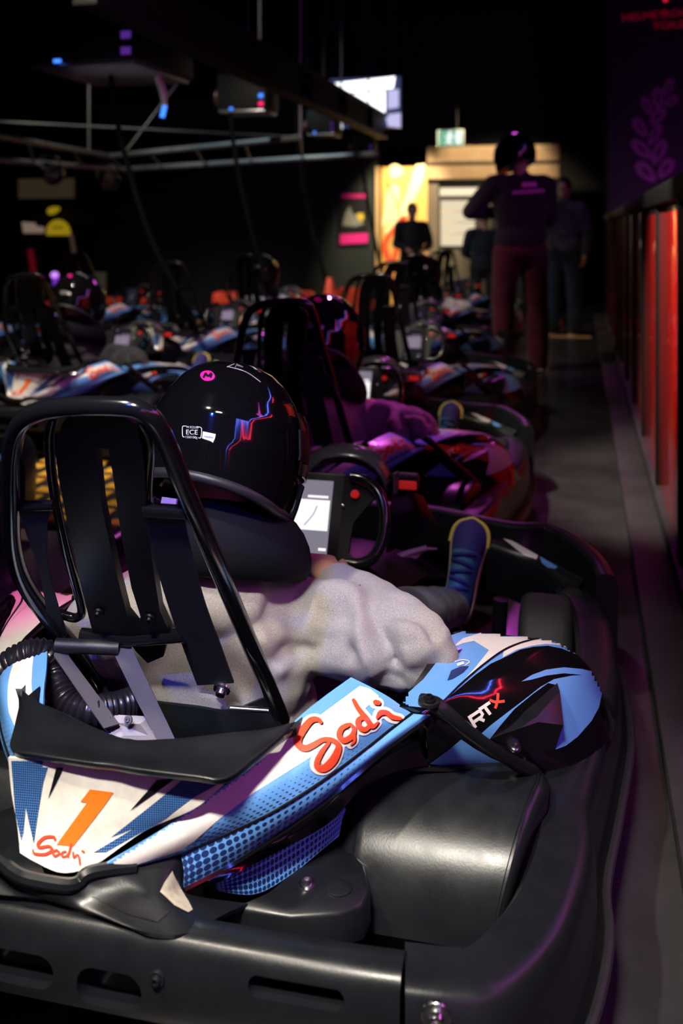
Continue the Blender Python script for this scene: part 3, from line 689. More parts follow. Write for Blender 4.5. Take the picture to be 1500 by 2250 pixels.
def mw(o):
    me = o.data.copy(); k = (WC-world_loc(o.parent)).x; me.transform(Matrix.Translation((2*k, 0, 0)) @ Matrix.Scale(-1, 4, (1, 0, 0))); me.flip_normals(); c = bpy.data.objects.new(o.name, me); COL.objects.link(c); c.parent = o.parent
mw(sp)
MB().lathe([(.010, 0), (.010, .006), (.008, .008)], wp(781, 1087, .004), ny, 20).build('red_button', hazard_red, wheel_root)
for q in ((753, 1112), (705, 1224), (640, 1224)): MB().lathe([(.0045, 0), (.0045, .002), (.003, .003)], wp(*q, .003), ny, 14).build('screw', steel, wheel_root)
part('steering_column', MB().tube([WC-ny*.03, Vector((-.64, 2.45, .30)), Vector((-.64, 2.6, .12))], .016, 12), satin_black)
# cowl behind the wheel
cw_ = mat('smoked_grey_cowl', (.055, .056, .060), .26, coat=.3, var=.2)
o1 = [(640, 1060), (652, 1030), (672, 1005), (700, 986), (745, 974), (790, 977), (828, 996), (852, 1025), (864, 1060)]
o2 = [(660, 1070), (668, 1046), (684, 1028), (708, 1012), (745, 1003), (788, 1008), (818, 1024), (836, 1044), (846, 1068)]
cowl, bv_cowl = panel('dash_cowl', [[P(x, y+6, Y=2.66) for x, y in o1], [P(x, y, Y=2.58) for x, y in o1], [P((x*.6+u*.4), (y*.6+w_*.4)-3, Y=2.53) for (x, y), (u, w_) in zip(o1, o2)], [P(x, y, Y=2.50) for x, y in o2], [P(x, y+14, Y=2.52) for x, y in o2]], 24, 50, cw_, kart, .006, (0, 0, 2))
decal('vent', [fill_px([[(718+i*9, 1014), (724+i*9, 1012), (726+i*9, 1022), (720+i*9, 1024)]], 30) for i in range(7)], [bv_cowl], ink, cowl, .001)
decal('vent_frame', [stroke_px([(704, 1022, 3), (712, 1010, 3), (745, 1006, 3), (785, 1010, 3), (792, 1022, 3), (775, 1030, 3), (720, 1030, 3), (704, 1022, 3)], 40, False)], [bv_cowl], satin_black, cowl, .0012)
lb = part('warning_light', MB().box(P(888, 1058, Y=2.56), (.075, .05, .040), bev=.008), satin_black)
MB().box(P(893, 1066, Y=2.53), (.052, .010, .022), bev=.004).build('lens', hazard_red, lb)
plate([P(868, 1042, Y=2.50), P(876, 1036, Y=2.52), P(876, 1080, Y=2.52), P(868, 1086, Y=2.50)], .006).build('bracket_plate', silver, lb, 30)
# steering fairing and nose
mb = MB(); 
col_rows = [[P(860, 1060, Y=2.58), P(905, 1080, Y=2.60), P(930, 1090, Y=2.66)], [P(858, 1130, Y=2.55), P(915, 1130, Y=2.58), P(950, 1130, Y=2.66)], [P(850, 1215, Y=2.55), P(925, 1180, Y=2.62), P(980, 1165, Y=2.70)]]
sf, _ = panel('steering_fairing', col_rows, 16, 16, satin_black, kart, .006, (0, 0, 3)); mirror(sf, kart)
pod_violet = blue
n1 = [prow((800, 1315, .21), (838, 1320, .205), (880, 1330, .19)), prow((822, 1262, .25), (852, 1268, .243), (892, 1262, .235)), prow((858, 1222, .28), (884, 1226, .273), (925, 1218, .262)), prow((935, 1198, .30), (942, 1206, .292), (960, 1208, .28))]
nose, bv_nose = panel('nose_panel', n1, 24, 12, white, kart, .005, (0, 0, 3))
decal('blue_field', [fill_px([[(852, 1300), (858, 1268), (880, 1240), (915, 1222), (948, 1208), (955, 1214), (925, 1235), (900, 1265), (888, 1300)]])], [bv_nose], blue, nose, .001)
nm = mirror(nose, kart); mirror(kids(nose)[0], nm)
nc = []
for y, zc, wd in ((2.50, .30, .16), (2.62, .31, .20), (2.74, .27, .26), (2.84, .20, .32)):
    nc.append([Vector((KX+wd*u, y-.05*abs(u), zc-.07*u*u)) for u in (-1, -.6, -.2, .2, .6, 1)])
nb, _ = panel('nose_body', nc, 20, 24, satin_black, kart, .006, (0, 0, 3))
# front side fairing over the front wheel
ff = [prow((1082, 1181, .312), (1122, 1186, .310), (1180, 1218, .298), (1226, 1243, .286), (1282, 1272, .268)), prow((1080, 1192, .308), (1126, 1206, .302), (1180, 1230, .288), (1220, 1251, .277), (1276, 1281, .258)),
      [p+Vector((-.012, -.012, -.03)) for p in prow((1080, 1195, .305), (1130, 1213, .296), (1180, 1236, .28), (1216, 1256, .27), (1272, 1286, .25))], [p+Vector((-.014, -.012, -.12)) for p in prow((1080, 1195, .305), (1130, 1213, .296), (1180, 1236, .28), (1216, 1256, .27), (1272, 1286, .25))]]
ffair, bv_ff = panel('front_fairing', ff, 24, 30, plastic, kart, .005, (0, 0, 3))
decal('white_flash', [fill_px([[(1105, 1184), (1125, 1189), (1182, 1221), (1178, 1229), (1150, 1220), (1135, 1208)]], 8)], [bv_ff], white, ffair, .001)
decal('blue_flash', [fill_px([[(1186, 1223), (1224, 1245), (1220, 1250), (1202, 1247), (1190, 1236)]], 8)], [bv_ff], blue, ffair, .001)
fm = mirror(ffair, kart)
for k in kids(ffair): mirror(k, fm)
for sx in (-1, 1): part('pedal', MB().tube([(KX+sx*.22, 2.70, .08), (KX+sx*.29, 2.76, .20)], .008, 8).box((KX+sx*.29, 2.76, .21), (.09, .012, .05), bev=.004), steel)
# ------------------------------------------------------------------ the driver of the nearest kart
def cloth(name, col, rough=.9, flec=.25, scale=900.0):
    m = mat(name, col, rough, bump=.35, bscale=700, var=flec, vscale=scale, sheen=.15, spec=.2); return m
m_skin = mat('skin', (.48, .26, .18), .5, bump=.05, bscale=300)
m_hoodie = cloth('heather_grey_fleece', (.31, .295, .285), flec=.30, scale=420)
m_trouser = cloth('charcoal_cloth', (.018, .017, .020))
m_helmet = mat('gloss_black_shell', (.004, .004, .005), .07, spec=.5, coat=.25)
m_visor = mat('smoked_visor', (.008, .006, .006), .04, spec=.6)
m_foam = mat('black_foam', (.0045, .0045, .009), .75, spec=.12, bump=.3, bscale=250)
m_pink = mat('glowing_pink_print', (.95, .02, .36), .3, emit=(.95, .02, .36), estr=.02)  # logo pink has a very faint glow of its own
def capsules(mb, chain, n=14):
    """tapered limb through (x,y,z,r) joints"""
    for a, b in zip(chain[:-1], chain[1:]): mb.cone(a[:3], a[3], b[:3], b[3], n)
    return mb
def hand(mb, wrist, direction, palm_n, side=1, s=1.0, curl=.6):
    w = Vector(wrist); d = Vector(direction).normalized(); n_ = Vector(palm_n); n_ = (n_-d*n_.dot(d)).normalized(); x = d.cross(n_)*side
    mb.cone(w, .026*s, w+d*.03*s, .028*s, 12)
    for k, (off, ln) in enumerate(((-.030, .070), (-.010, .080), (.011, .074), (.031, .058))):
        base = w+d*.085*s+x*off*s; mb.cone(w+d*.02*s+x*off*.6*s, .016*s, base, .0115*s, 10)
        p = base; a = 0; r = .0092*s
        for seg in (.45, .32, .23):
            a += curl; q = p+(d*math.cos(a)+n_*math.sin(a))*ln*seg*s; mb.cone(p, r, q, r*.9, 10); p = q; r *= .9
    p = w+d*.028*s-x*.026*s
    for seg, ang in ((.040, .75), (.030, .35), (.022, .2)):
        q = p+(d*math.cos(ang)-x*math.sin(ang)+n_*.35*curl)*seg*s; mb.cone(p, .0125*s, q, .0108*s, 10); p = q
    return mb
HC = Vector((-.62, 1.69, .757))
bd = MB(); bd.ell(HC+Vector((0, .0, -.005)), (.072, .09, .105)); capsules(bd, [(-.62, 1.67, .68, .055), (-.64, 1.66, .55, .06)])
bd.ell((-.66, 1.70, .40), (.16, .10, .17)); bd.ell((-.66, 1.76, .22), (.15, .12, .10))
capsules(bd, [(-.54, 1.74, .43, .03), (-.29, 1.69, .425, .022), (-.47, 1.86, .47, .024)]); capsules(bd, [(-.82, 1.62, .45, .05), (-.90, 1.84, .38, .042), (-.78, 2.03, .45, .028)])
hand(bd, (-.47, 1.86, .47), (-.06, .10, .03), (-.3, .1, -.9), 1, .92); hand(bd, (-.78, 2.03, .45), (.04, .10, .02), (.3, .1, -.9), -1, .92)
capsules(bd, [(-.57, 1.84, .22, .07), (-.38, 2.2, .28, .05), (-.325, 2.6, .16, .035)]); capsules(bd, [(-.75, 1.84, .22, .07), (-.88, 2.2, .28, .05), (-.93, 2.6, .16, .035)])
me = fuse(bd, .0075, 2, 'person', .4)
driver = place('person', me, m_skin, None, (-.66, 1.75, .12))
tag(driver, 'seated person in grey hoodie and black full-face helmet driving the nearest kart', 'person')

# hoodie: one continuous garment, folds modelled into the surface
hb = MB(); hb.ell((-.66, 1.70, .385), (.205, .132, .185)); hb.ell((-.66, 1.73, .27), (.20, .15, .13)); hb.ell((-.645, 1.66, .50), (.12, .10, .07))
capsules(hb, [(-.60, 1.70, .44, .095), (-.515, 1.755, .428, .083), (-.39, 1.715, .428, .076), (-.285, 1.68, .428, .068), (-.245, 1.67, .42, .050)], 20)
capsules(hb, [(-.285, 1.69, .432, .062), (-.36, 1.775, .456, .053), (-.45, 1.845, .470, .040)], 18)
capsules(hb, [(-.70, 1.66, .44, .09), (-.815, 1.62, .437, .080), (-.89, 1.84, .385, .066), (-.80, 2.0, .44, .044)], 18)
me = fuse(hb, .0062, 7, 'hoodie')
folds = [([(600, 228), (572, 268), (548, 360), (536, 440), (542, 530)], 6, -.0030), ([(588, 224), (560, 268), (536, 360), (524, 440), (530, 530)], 6, .0018),
         ([(620, 250), (700, 252), (775, 285), (800, 380), (790, 480), (820, 580), (850, 640)], 27, .014), ([(590, 450), (640, 380), (700, 345), (740, 360)], 30, -.006),
         ([(600, 520), (690, 470), (740, 500)], 34, -.006), ([(838, 318), (862, 400), (905, 500), (925, 600)], 26, -.014), ([(880, 300), (960, 282), (1060, 300), (1150, 360), (1215, 440)], 22, .009),
         ([(940, 330), (1040, 352), (1110, 400), (1150, 470)], 13, -.007), ([(1000, 420), (1080, 440), (1130, 520)], 26, .007), ([(940, 640), (1060, 660), (1180, 620)], 30, -.006), ([(760, 560), (850, 660), (960, 720)], 26, -.008),
         ([(330, 180), (400, 300), (460, 420), (500, 520)], 26, -.004), ([(280, 190), (250, 330), (270, 480)], 24, .006), ([(370, 560), (430, 520), (520, 560)], 22, -.007), ([(300, 470), (340, 560), (380, 620)], 20, .006)]
fl_ = [(S5(p), w_, h_) for p, w_, h_ in folds]
fl_ = [(cr(p, 30), w_*.65, h_) for p, w_, h_ in fl_]
nv = len(me.vertices); co = np.empty(nv*3); me.vertices.foreach_get('co', co); co = co.reshape(-1, 3); no = np.empty(nv*3); me.vertices.foreach_get('normal', no); no = no.reshape(-1, 3)
d_ = -co[:, 0]*SY+co[:, 1]*CY; r_ = co[:, 0]*CY+co[:, 1]*SY; px = 750+F*r_/d_; py = HZ+F*(CAMH-co[:, 2])/d_
view = np.array((0, 0, CAMH))-co; view /= np.linalg.norm(view, axis=1)[:, None]; facing = np.clip((no*view).sum(1)*2+.2, 0, 1)
disp = np.zeros(nv)
for pth, w_, h_ in fl_:
    dd = np.min((px[:, None]-pth[None, :, 0])**2+(py[:, None]-pth[None, :, 1])**2, axis=1); disp += 1.8*h_*np.exp(-dd/(2*w_*w_))*facing
for i in range(nv):
    p = Vector(co[i]); disp[i] += .004*mnoise.noise(p*14)+.0022*mnoise.noise(p*31)
me.vertices.foreach_set('co', (co+no*disp[:, None]).ravel()); me.update()
hoodie = place('hoodie', me, m_hoodie, driver)
# trousers and shoes
tb = MB(); tb.ell((-.66, 1.78, .21), (.17, .13, .10)); capsules(tb, [(-.57, 1.86, .22, .085), (-.38, 2.2, .275, .068), (-.33, 2.55, .175, .052)], 18); capsules(tb, [(-.75, 1.86, .22, .085), (-.88, 2.2, .275, .068), (-.93, 2.55, .175, .052)], 18)
me = fuse(tb, .010, 4, 'trousers')
for v in me.vertices: v.co += v.normal*(.006*mnoise.noise(v.co*16))
place('trousers', me, m_trouser, driver)
m_shoe = mat('navy_suede', (.035, .03, .19), .8, bump=.4, bscale=400, var=.2, vscale=40); m_teal = mat('teal_knit', (.03, .16, .26), .8, bump=.5, bscale=300, var=.3, vscale=90)
m_sole = mat('tan_rubber_sole', (.55, .38, .22), .6); m_toe = mat('yellow_toe_edge', (.75, .62, .08), .55); m_eye = mat('brass_eyelet', (.8, .5, .25), .3, metal=.8)
def shoe(heel, toe, side, parent):
    heel, toe = Vector(heel), Vector(toe); a = (toe-heel).normalized(); L_ = (toe-heel).length
    up = Vector((0, -.9, .45)); up = (up-a*up.dot(a)).normalized(); sx = a.cross(up)
    def fp(t, u, h): return heel+a*(t*L_)+sx*u+up*h
    tt = [0, .06, .2, .4, .6, .75, .88, .96, 1.0]; wd = [.018, .030, .036, .036, .041, .046, .043, .030, .010]; hh = [.07, .088, .092, .078, .060, .050, .042, .034, .022]
    rows = []
    for t, w_, h_ in zip(tt, wd, hh): rows.append([fp(t, w_*math.cos(q)*(1 if math.sin(q) < .5 else .92), .012+(h_*max(math.sin(q), 0))) for q in [math.pi*k/12 for k in range(13)]])
    root = MB().grid([list(r) for r in np.array(cr([np.array(r).ravel() for r in rows], 34)).reshape(34, 13, 3)]).build('shoe', m_shoe, parent, 60)
    ol = [(t, w_+.004) for t, w_ in zip(tt, wd)]; ol = [(-.02, .0)]+ol+[(1.02, 0)]
    loop = [fp(t, w_, 0) for t, w_ in ol]+[fp(t, -w_, 0) for t, w_ in ol[-2:0:-1]]
    lp = [Vector(p) for p in cr(loop, 60, True)]
    n = len(lp); v = [p-up*.012 for p in lp]+[p+up*.016 for p in lp]; f = [list(range(n))[::-1], list(range(n, 2*n))]+[[i, (i+1) % n, n+(i+1) % n, n+i] for i in range(n)]
    MB().add(v, f).build('sole', m_sole, root)
    te = [fp(t, w_+.005, .012) for t, w_ in zip(tt, wd) if t > .7]; te = te+[fp(1.02, 0, .012)]+[fp(t, -w_-.005, .012) for t, w_ in list(zip(tt, wd))[::-1] if t > .7]
    MB().tube(te, .0055, 8, samples=30).build('toe_edge', m_toe, root)
    # knitted vamp and laces
    rows = []
    for t in np.linspace(.08, .66, 12):
        h_ = np.interp(t, tt, hh); w_ = np.interp(t, tt, wd); rows.append([fp(t, w_*.98*math.cos(q), .0135+h_*1.02*math.sin(q)) for q in [math.pi*(.12+.76*k/10) for k in range(11)]])
    me = MB().grid(rows).mesh('vamp'); thick(me, .002); place('vamp', me, m_teal, root)
    lm = mat('navy_lace', (.02, .025, .22), .8) if 'navy_lace' not in MATS else MATS['navy_lace']
    for k in range(5):
        t0 = .26+.088*k; q0, q1 = math.pi*.26, math.pi*.74
        pth = []
        for j in range(9):
            u = j/8; q = q0+(q1-q0)*u; t = t0+.045*(u-.5)*(1 if k % 2 else -1); h_ = np.interp(t, tt, hh); w_ = np.interp(t, tt, wd); pth.append(fp(t, w_*1.03*math.cos(q), .016+h_*1.05*math.sin(q)+.002))
        MB().tube(pth, .0055, 8).build('lace', lm, root)
        for e in (pth[0], pth[-1]): MB().ell(e, (.0045,)*3, n=10, m=6).build('eyelet', m_eye, root)
    return root
shoe((-.318, 2.615, .115), (-.285, 2.735, .345), 1, driver); shoe((-.94, 2.62, .115), (-.965, 2.74, .345), -1, driver)

# neck brace: padded horseshoe collar
rows = []
for k in range(48):
    a = math.radians(118+k*304/47); ca, sa = math.cos(a), math.sin(a); e = min(1, min(k, 47-k)/4+.35)
    c = Vector((-.625+.118*ca, 1.70+.105*sa, .582-.040*sa)); o_ = Vector((ca, sa, 0))
    rows.append([c+o_*(.036*e*math.cos(q)+.018*math.sin(q)*-1)+Vector((0, 0, .062*e*math.sin(q))) for q in [2*math.pi*j/16 for j in range(16)]])
brace_ = MB().grid(rows, close_v=True, cap=True).build('neck_brace', m_foam, driver)
MB().box(P(655, 1272, .505), (.012, .012, .010), bev=.002).box(P(662, 1275, .50), (.008, .010, .006), bev=.001).build('buckle', steel, brace_)
MB().tube([P(590, 1225, .545), P(618, 1240, .535), P(640, 1262, .52)], .006, 8, samples=12).build('fleece_trim', mat('grey_fleece_trim', (.25, .25, .30), .95, bump=.8, bscale=160), brace_)

# helmet
HR = Matrix.Rotation(math.radians(-12), 3, 'Z') @ Matrix.Rotation(math.radians(-17), 3, 'X')
tab = [(.150, .004, .004, .004), (.146, .040, .045, .048), (.134, .066, .076, .080), (.115, .088, .102, .104), (.085, .109, .128, .124), (.05, .125, .147, .138), (0, .134, .158, .143), (-.05, .132, .163, .137), (-.09, .124, .163, .126), (-.13, .113, .158, .112), (-.17, .100, .150, .10)]
tu = [t[0] for t in tab][::-1]
def shell_pt(az, s, off=0.0):
    ca, sa = math.cos(az), math.sin(az)         # az: 0 right, 90 deg forward
    ub = -.098-.030*sa - .012*(sa < 0)*sa
    u = .150+(ub-.150)*(1-math.cos(s*math.pi*.62))/(1-math.cos(math.pi*.62))
    u = max(u, -.17); R_ = np.interp(u, tu, [t[1] for t in tab][::-1]); Ff = np.interp(u, tu, [t[2] for t in tab][::-1]); Fb = np.interp(u, tu, [t[3] for t in tab][::-1])
    e = 2/2.25; x = R_*math.copysign(abs(ca)**e, ca); y = (Ff if sa > 0 else Fb)*math.copysign(abs(sa)**e, sa)
    p = Vector((x, y, u)); p += p.normalized()*off; return HC+HR @ p
rows = [[shell_pt(2*math.pi*k/72, .02+.98*i/44) for k in range(72)] for i in range(45)]
inn = [[HC+HR @ ((HR.inverted() @ (p-HC))*q+Vector((0, 0, dz))) for p in rows[-1]] for q, dz in ((.985, -.006), (.94, -.008), (.90, .0), (.88, .03), (.6, .07), (.05, .08))]
me = MB().grid(rows+inn, close_v=True, cap=True).mesh('helmet', 50)
bv_h = BVHTree.FromPolygons([v.co.copy() for v in me.vertices], [list(p.vertices) for p in me.polygons])
helmet = place('helmet', me, m_helmet, driver)
MB().tube([tuple(p) for p in [HC+HR @ ((HR.inverted() @ (p-HC))*.985+Vector((0, 0, -.003))) for p in rows[-1]]], .009, 10, closed=True).build('rim_trim', mat('rubber_trim', (.02, .02, .024), .45), helmet)
def hpatch(name, az0, az1, s0, s1, off, m, nn=30):
    g = [[shell_pt(math.radians(az0+(az1-az0)*i/nn), s0+(s1-s0)*j/12, off) for j in range(13)] for i in range(nn+1)]
    me = MB().grid(g).mesh(name); face_camward(me, HC); me.flip_normals(); thick(me, -.004); return place(name, me, m, helmet)
hpatch('visor', 8, 172, .50, .80, .006, m_visor); hpatch('chin_bar', 15, 165, .83, .99, .004, m_helmet); hpatch('visor_pivot', 2, 16, .60, .74, .011, satin_black, 10); hpatch('top_vent', 70, 110, .22, .34, .006, m_helmet, 10)
def hd(name, shapes, m, off=.0006): return decal(name, shapes, [bv_h], m, helmet, off)
H2 = lambda p: ed(p, 0, 780, 2.143)
hd('logo_disc', [fill_px([[(456+16*math.cos(a)*(1+.08*math.sin(2*a)), 826+11.5*math.sin(a)) for a in np.linspace(0, 2*math.pi, 25)[:-1]]], 8)], m_pink)
hd('logo_letter', [stroke_px([(447, 831, 4.6), (452, 821, 4.6)], 3, False), stroke_px([(452, 821, 4.6), (457, 828, 4.6)], 3, False), stroke_px([(457, 828, 4.6), (465, 821, 4.6)], 3, False), stroke_px([(465, 821, 4.6), (463, 831, 4.6)], 3, False)], ink, .0012)
def text_px(txt, x, y, h, ang=0.0, xs=1.0, shear=0.0):
    cu = bpy.data.curves.new('t', 'FONT'); cu.body = txt; cu.size = 1.0; cu.resolution_u = 3; o = bpy.data.objects.new('t', cu); COL.objects.link(o)
    bpy.context.view_layer.update(); m = bpy.data.meshes.new_from_object(o.evaluated_get(bpy.context.evaluated_depsgraph_get())); bpy.data.objects.remove(o); bpy.data.curves.remove(cu)
    ca, sa = math.cos(ang), math.sin(ang); v = []
    for q in m.vertices:
        X_, Y_ = q.co.x*h/.70*xs, -q.co.y*h/.70; v.append((x+X_*ca-Y_*sa, y+X_*sa+Y_*ca))
    return v, [list(p.vertices) for p in m.polygons]
hd('homologation_print', [text_px('ECE', 408, 954.5, 10.5, .02, 1.05), text_px('M R22.05', 410, 941, 5, .03, .95), text_px('1550150g', 407, 962.5, 5, .04, .95),
    stroke_px([(410, 936.5, 1.6), (402, 937, 1.6), (401, 947, 1.6), (402, 959, 1.6), (406, 960, 1.6)], 20, False), stroke_px([(433, 938, 1.6), (442, 940, 1.6), (443, 950, 1.6), (441, 962, 1.6), (436, 962, 1.6)], 20, False)], white, .0008)
hd('sticker', [fill_px([[(446, 948), (474, 954), (472, 964), (468, 973), (464, 970), (444, 963)]], 10)], white, .0008)
hd('sticker_print', [text_px('maddica', 448, 961, 4.5, .12, .95)], ink, .0014)
hd('crown_stripe', [text_px('||||||||', 516, 806, 8, .45, .7), stroke_px([(500, 806, 1.6), (540, 818, 1.6), (572, 840, 1.6)], 12, False), stroke_px([(498, 807, 1.4), (515, 800, 1.4)], 5, False)], mat('pale_print', (.5, .5, .6), .4), .0008)
MB().box(HC+HR @ Vector((-.02, -.118, -.105)), (.03, .004, .012), rot=HR).build('lining_tag', mat('purple_tag', (.22, .13, .45), .6), helmet)
# ------------------------------------------------------------------ fence with red panels
m_fence = mat('black_fence_steel', (.005, .0055, .006), .65, spec=.2)
m_redp = mat('red_gloss_panel', (.62, .015, .012), .16, coat=.5, var=.08, vscale=3)
fence = empty('barrier_fence', (.33, 3.3, 0), 'black post fence with glossy red panels along the right of the pit lane', 'fence')
FP = [2.35, 3.30, 4.27, 5.24, 6.20, 7.16, 8.12, 9.08, 10.04, 11.0, 11.96, 12.9]
for y in FP: MB().box((.336, y, .64), (.075, .060, 1.28), bev=.006).build('post', m_fence, fence)
for a, b in zip(FP[:-1], FP[1:]): MB().box((.318, (a+b)/2, .66), (.014, b-a-.062, 1.14), bev=.002).build('red_panel', m_redp, fence)
MB().box((.335, (FP[0]+FP[-1])/2, 1.275), (.11, FP[-1]-FP[0]+.1, .075), bev=.012).build('top_rail', m_fence, fence)
MB().box((.335, (FP[0]+FP[-1])/2, .05), (.10, FP[-1]-FP[0]+.1, .10), bev=.01).build('bottom_rail', m_kerb, fence)

# ------------------------------------------------------------------ neon lines on the right wall (seen in the helmet and gloss panels)
def neon(name, pts, r, col, s, label):
    p = []
    for a, b in zip(pts[:-1], pts[1:]):
        a, b = Vector(a), Vector(b); n = max(2, int((b-a).length/.16))
        for i in range(n): p.append(a.lerp(b, i/n)+Vector((0, random.uniform(-.03, .03), random.uniform(-.045, .045))))
    p.append(Vector(pts[-1])); o = MB().tube(p, r, 6).build(name, emis(name+'_light', col, s)); tag(o, label, 'light'); return o
neon('blue_light_line', [(1.06, -2.5, 1.18), (2.5, -1.8, 3.43), (2.5, .25, 2.32), (2.5, 3.84, 2.74), (2.5, 6.6, 3.7)], .022, (.10, .16, 1.0), 42, 'thin blue neon line zigzagging along the right wall')
neon('red_light_line', [(1.45, -2.5, 1.10), (2.5, -.62, 2.74), (2.5, .28, 2.12), (2.5, 4.3, 2.40), (2.5, 6.6, 3.35)], .022, (1.0, .02, .06), 32, 'thin red neon line zigzagging along the right wall')

# ------------------------------------------------------------------ banner on the wall beyond the fence
YB = 12.6
m_ban = mat('dark_purple_banner', (.030, .012, .040), .6)
ban = MB().box((1.45, YB+.03, 2.3), (2.24, .03, 4.2), bev=.004).build('wall_banner', m_ban); tag(ban, 'tall dark purple banner with laurel print and red lettering, beyond the fence', 'banner')
def onY(x, y, Y, dy=0.0): return P(x, y, Y=Y)+Vector((0, dy, 0))
def flat_px(name, shapes, Y, m, parent, dy=-.004):
    mb = MB()
    for v, f in shapes: mb.add([onY(x, y, Y, dy) for x, y in v], f)
    me = bpy.data.meshes.new(name); me.from_pydata(mb.v, [], mb.f); face_camward(me, (0, 0, 1)); return place(name, me, m, parent)
m_leaf = mat('mauve_leaf_print', (.32, .10, .30), .6); m_redtext = mat('glowing_letter_print', (.75, .01, .06), .5, emit=(.8, .0, .05), estr=.16)  # red letters glow weakly by themselves in place of light on the print
R5 = lambda p: ed(p, 1200, 0, 5)
def leaf(c, L_, w_, ang):
    ca, sa = math.cos(ang), math.sin(ang); out = []
    for k in range(24):
        t = 2*math.pi*k/24; x = math.cos(t)*L_/2; y = math.sin(t)*w_/2*(1-.25*math.cos(t)); out.append((c[0]+x*ca-y*sa, c[1]+x*sa+y*ca))
    return out
for (x, y, l, w_, a) in ((1030, 1400, 250, 120, 55), (1050, 1640, 290, 130, 42), (1095, 1890, 290, 150, 45), (1190, 1480, 270, 100, 120), (1235, 1670, 300, 130, 115), (1310, 1850, 260, 140, 125), (1110, 1170, 230, 100, 65), (1220, 1280, 240, 120, 130), (1225, 1080, 250, 130, 88), (1340, 950, 200, 100, 118), (1365, 1110, 190, 100, 148)):
    flat_px('laurel_leaf', [fill_px([R5(leaf((x, y), l, w_, math.radians(a)))], 60)], YB, m_leaf, ban, .012-.002)
    flat_px('leaf_vein', [fill_px([R5(leaf((x, y), l*.5, w_*.28, math.radians(a)))], 60)], YB, m_ban, ban, .006)
flat_px('banner_lettering', [text_px('HELMET', 1366, 46, 15, -.085, 1.25)], YB, m_redtext, ban, .008)
flat_px('banner_lettering', [text_px('ROOM', 1457, 38, 15, -.085, 1.25)], YB, m_redtext, ban, .008)
flat_px('banner_lettering', [text_px('TOILET', 1434, 65, 15, -.085, 1.25)], YB, m_redtext, ban, .008)
flat_px('banner_mark', [fill_px([leaf((1462, -1), 9, 9, 0)])], YB, emis('red_dot', (1, .02, .05), 1.2), ban, .008)
lamp('banner_wash', 'SPOT', (1.5, 11.6, .5), (1.0, 12.6, 1.7), 34, (.75, .08, .85), .1, 90, 1.0)
slab('trim_2', (.30, 12.66, 0), (2.6, 12.72, 4.4), m_dark)
slab('wall_right', (2.58, -2.6, 0), (2.72, 12.7, 4.5), m_dark)

# ------------------------------------------------------------------ back partition, poster, mural, lit doorway
YW = 14.2
xl, xr = P(205, 500, Y=YW).x, P(829, 500, Y=YW).x
m_part = mat('dark_partition', (.020, .027, .028), .75)
slab('wall_partition', (xl, YW, 0), (xr, YW+.1, 3.1), m_part)
def pxbox(name, x0, y0, x1, y1, Y, dep, m, parent=None, bev=0.0):
    a, b = P(x0, y1, Y=Y), P(x1, y0, Y=Y); o = MB().box(((a.x+b.x)/2, Y+dep/2, (a.z+b.z)/2), (abs(b.x-a.x), dep, abs(b.z-a.z)), bev=bev).build(name, m, parent); return o
m_ppink = mat('glowing_poster_print', (.85, .03, .30), .5, emit=(.9, .02, .3), estr=.07); m_pdark = mat('poster_black', (.012, .012, .016), .5)  # poster pink is brightened by a faint glow of its own
pos = pxbox('poster', 744, 418, 808, 540, YW-.02, .02, m_pdark); tag(pos, 'small black poster with pink strip and pale kart picture on the dark partition', 'poster')
flat_px('poster_title', [stroke_px([(x, 431, 9), (x+w_, 430, 9)], 4, False) for x, w_ in ((751, 9), (762, 9), (773, 9), (784, 8), (796, 7))], YW-.02, m_ppink, pos)
flat_px('poster_strip', [fill_px([[(747, 515), (808, 512), (808, 533), (747, 537)]], 60)], YW-.02, m_ppink, pos)
flat_px('poster_picture', [fill_px([[(752, 495), (758, 470), (768, 452), (775, 470), (790, 478), (800, 492), (780, 498)]], 60)], YW-.02, mat('poster_grey', (.25, .25, .25), .5), pos)
flat_px('poster_flash', [fill_px([[(782, 470), (798, 468), (800, 482), (788, 486)]], 60)], YW-.022, mat('poster_yellow', (.7, .5, .05), .5), pos)
m_mural = mat('orange_mural_print', (.85, .46, .12), .6); m_cream = mat('cream_mural_print', (.95, .82, .48), .6); m_mred = mat('red_mural_print', (.85, .10, .03), .6)
mur = pxbox('wall_mural', 838, 366, 938, 690, YW, .03, m_mural); tag(mur, 'bright orange mural panel with cream slash, left of the lit doorway', 'mural')
flat_px('cream_slash', [fill_px([[(914, 362), (934, 360), (930, 395), (905, 450), (880, 500), (850, 520), (844, 505), (865, 480), (890, 430)]], 60)], YW, m_cream, mur)
flat_px('cream_field', [fill_px([[(838, 500), (850, 420), (868, 400), (880, 420), (868, 480)]], 60)], YW, m_cream, mur, -.003)
flat_px('cream_disc', [fill_px([leaf((870, 376), 32, 30, 0)], 60)], YW, m_cream, mur, -.005)
flat_px('red_ribbon', [stroke_px([(862, 590, 12), (845, 540, 14), (868, 500, 10), (888, 482, 14), (868, 560, 12), (852, 620, 14)], 40)], YW, m_mred, mur, -.006)
flat_px('dark_line', [stroke_px([(850, 400, 3), (868, 440, 3), (880, 470, 3)], 12)], YW, m_pdark, mur, -.0065)
m_tan = mat('tan_plaster', (.42, .29, .17), .8, var=.1); m_col = mat('grey_brown_column', (.13, .10, .075), .8)
pxbox('trim_3', 824, 366, 832, 620, YW-.05, .06, mat('pale_post', (.55, .38, .20), .6))['kind'] = 'structure'
hd_ = slab('trim_4', (P(938, 0, Y=YW).x, YW, P(0, 404, Y=YW).z), (P(1228, 0, Y=YW).x, YW+.3, P(0, 340, Y=YW).z), m_tan)
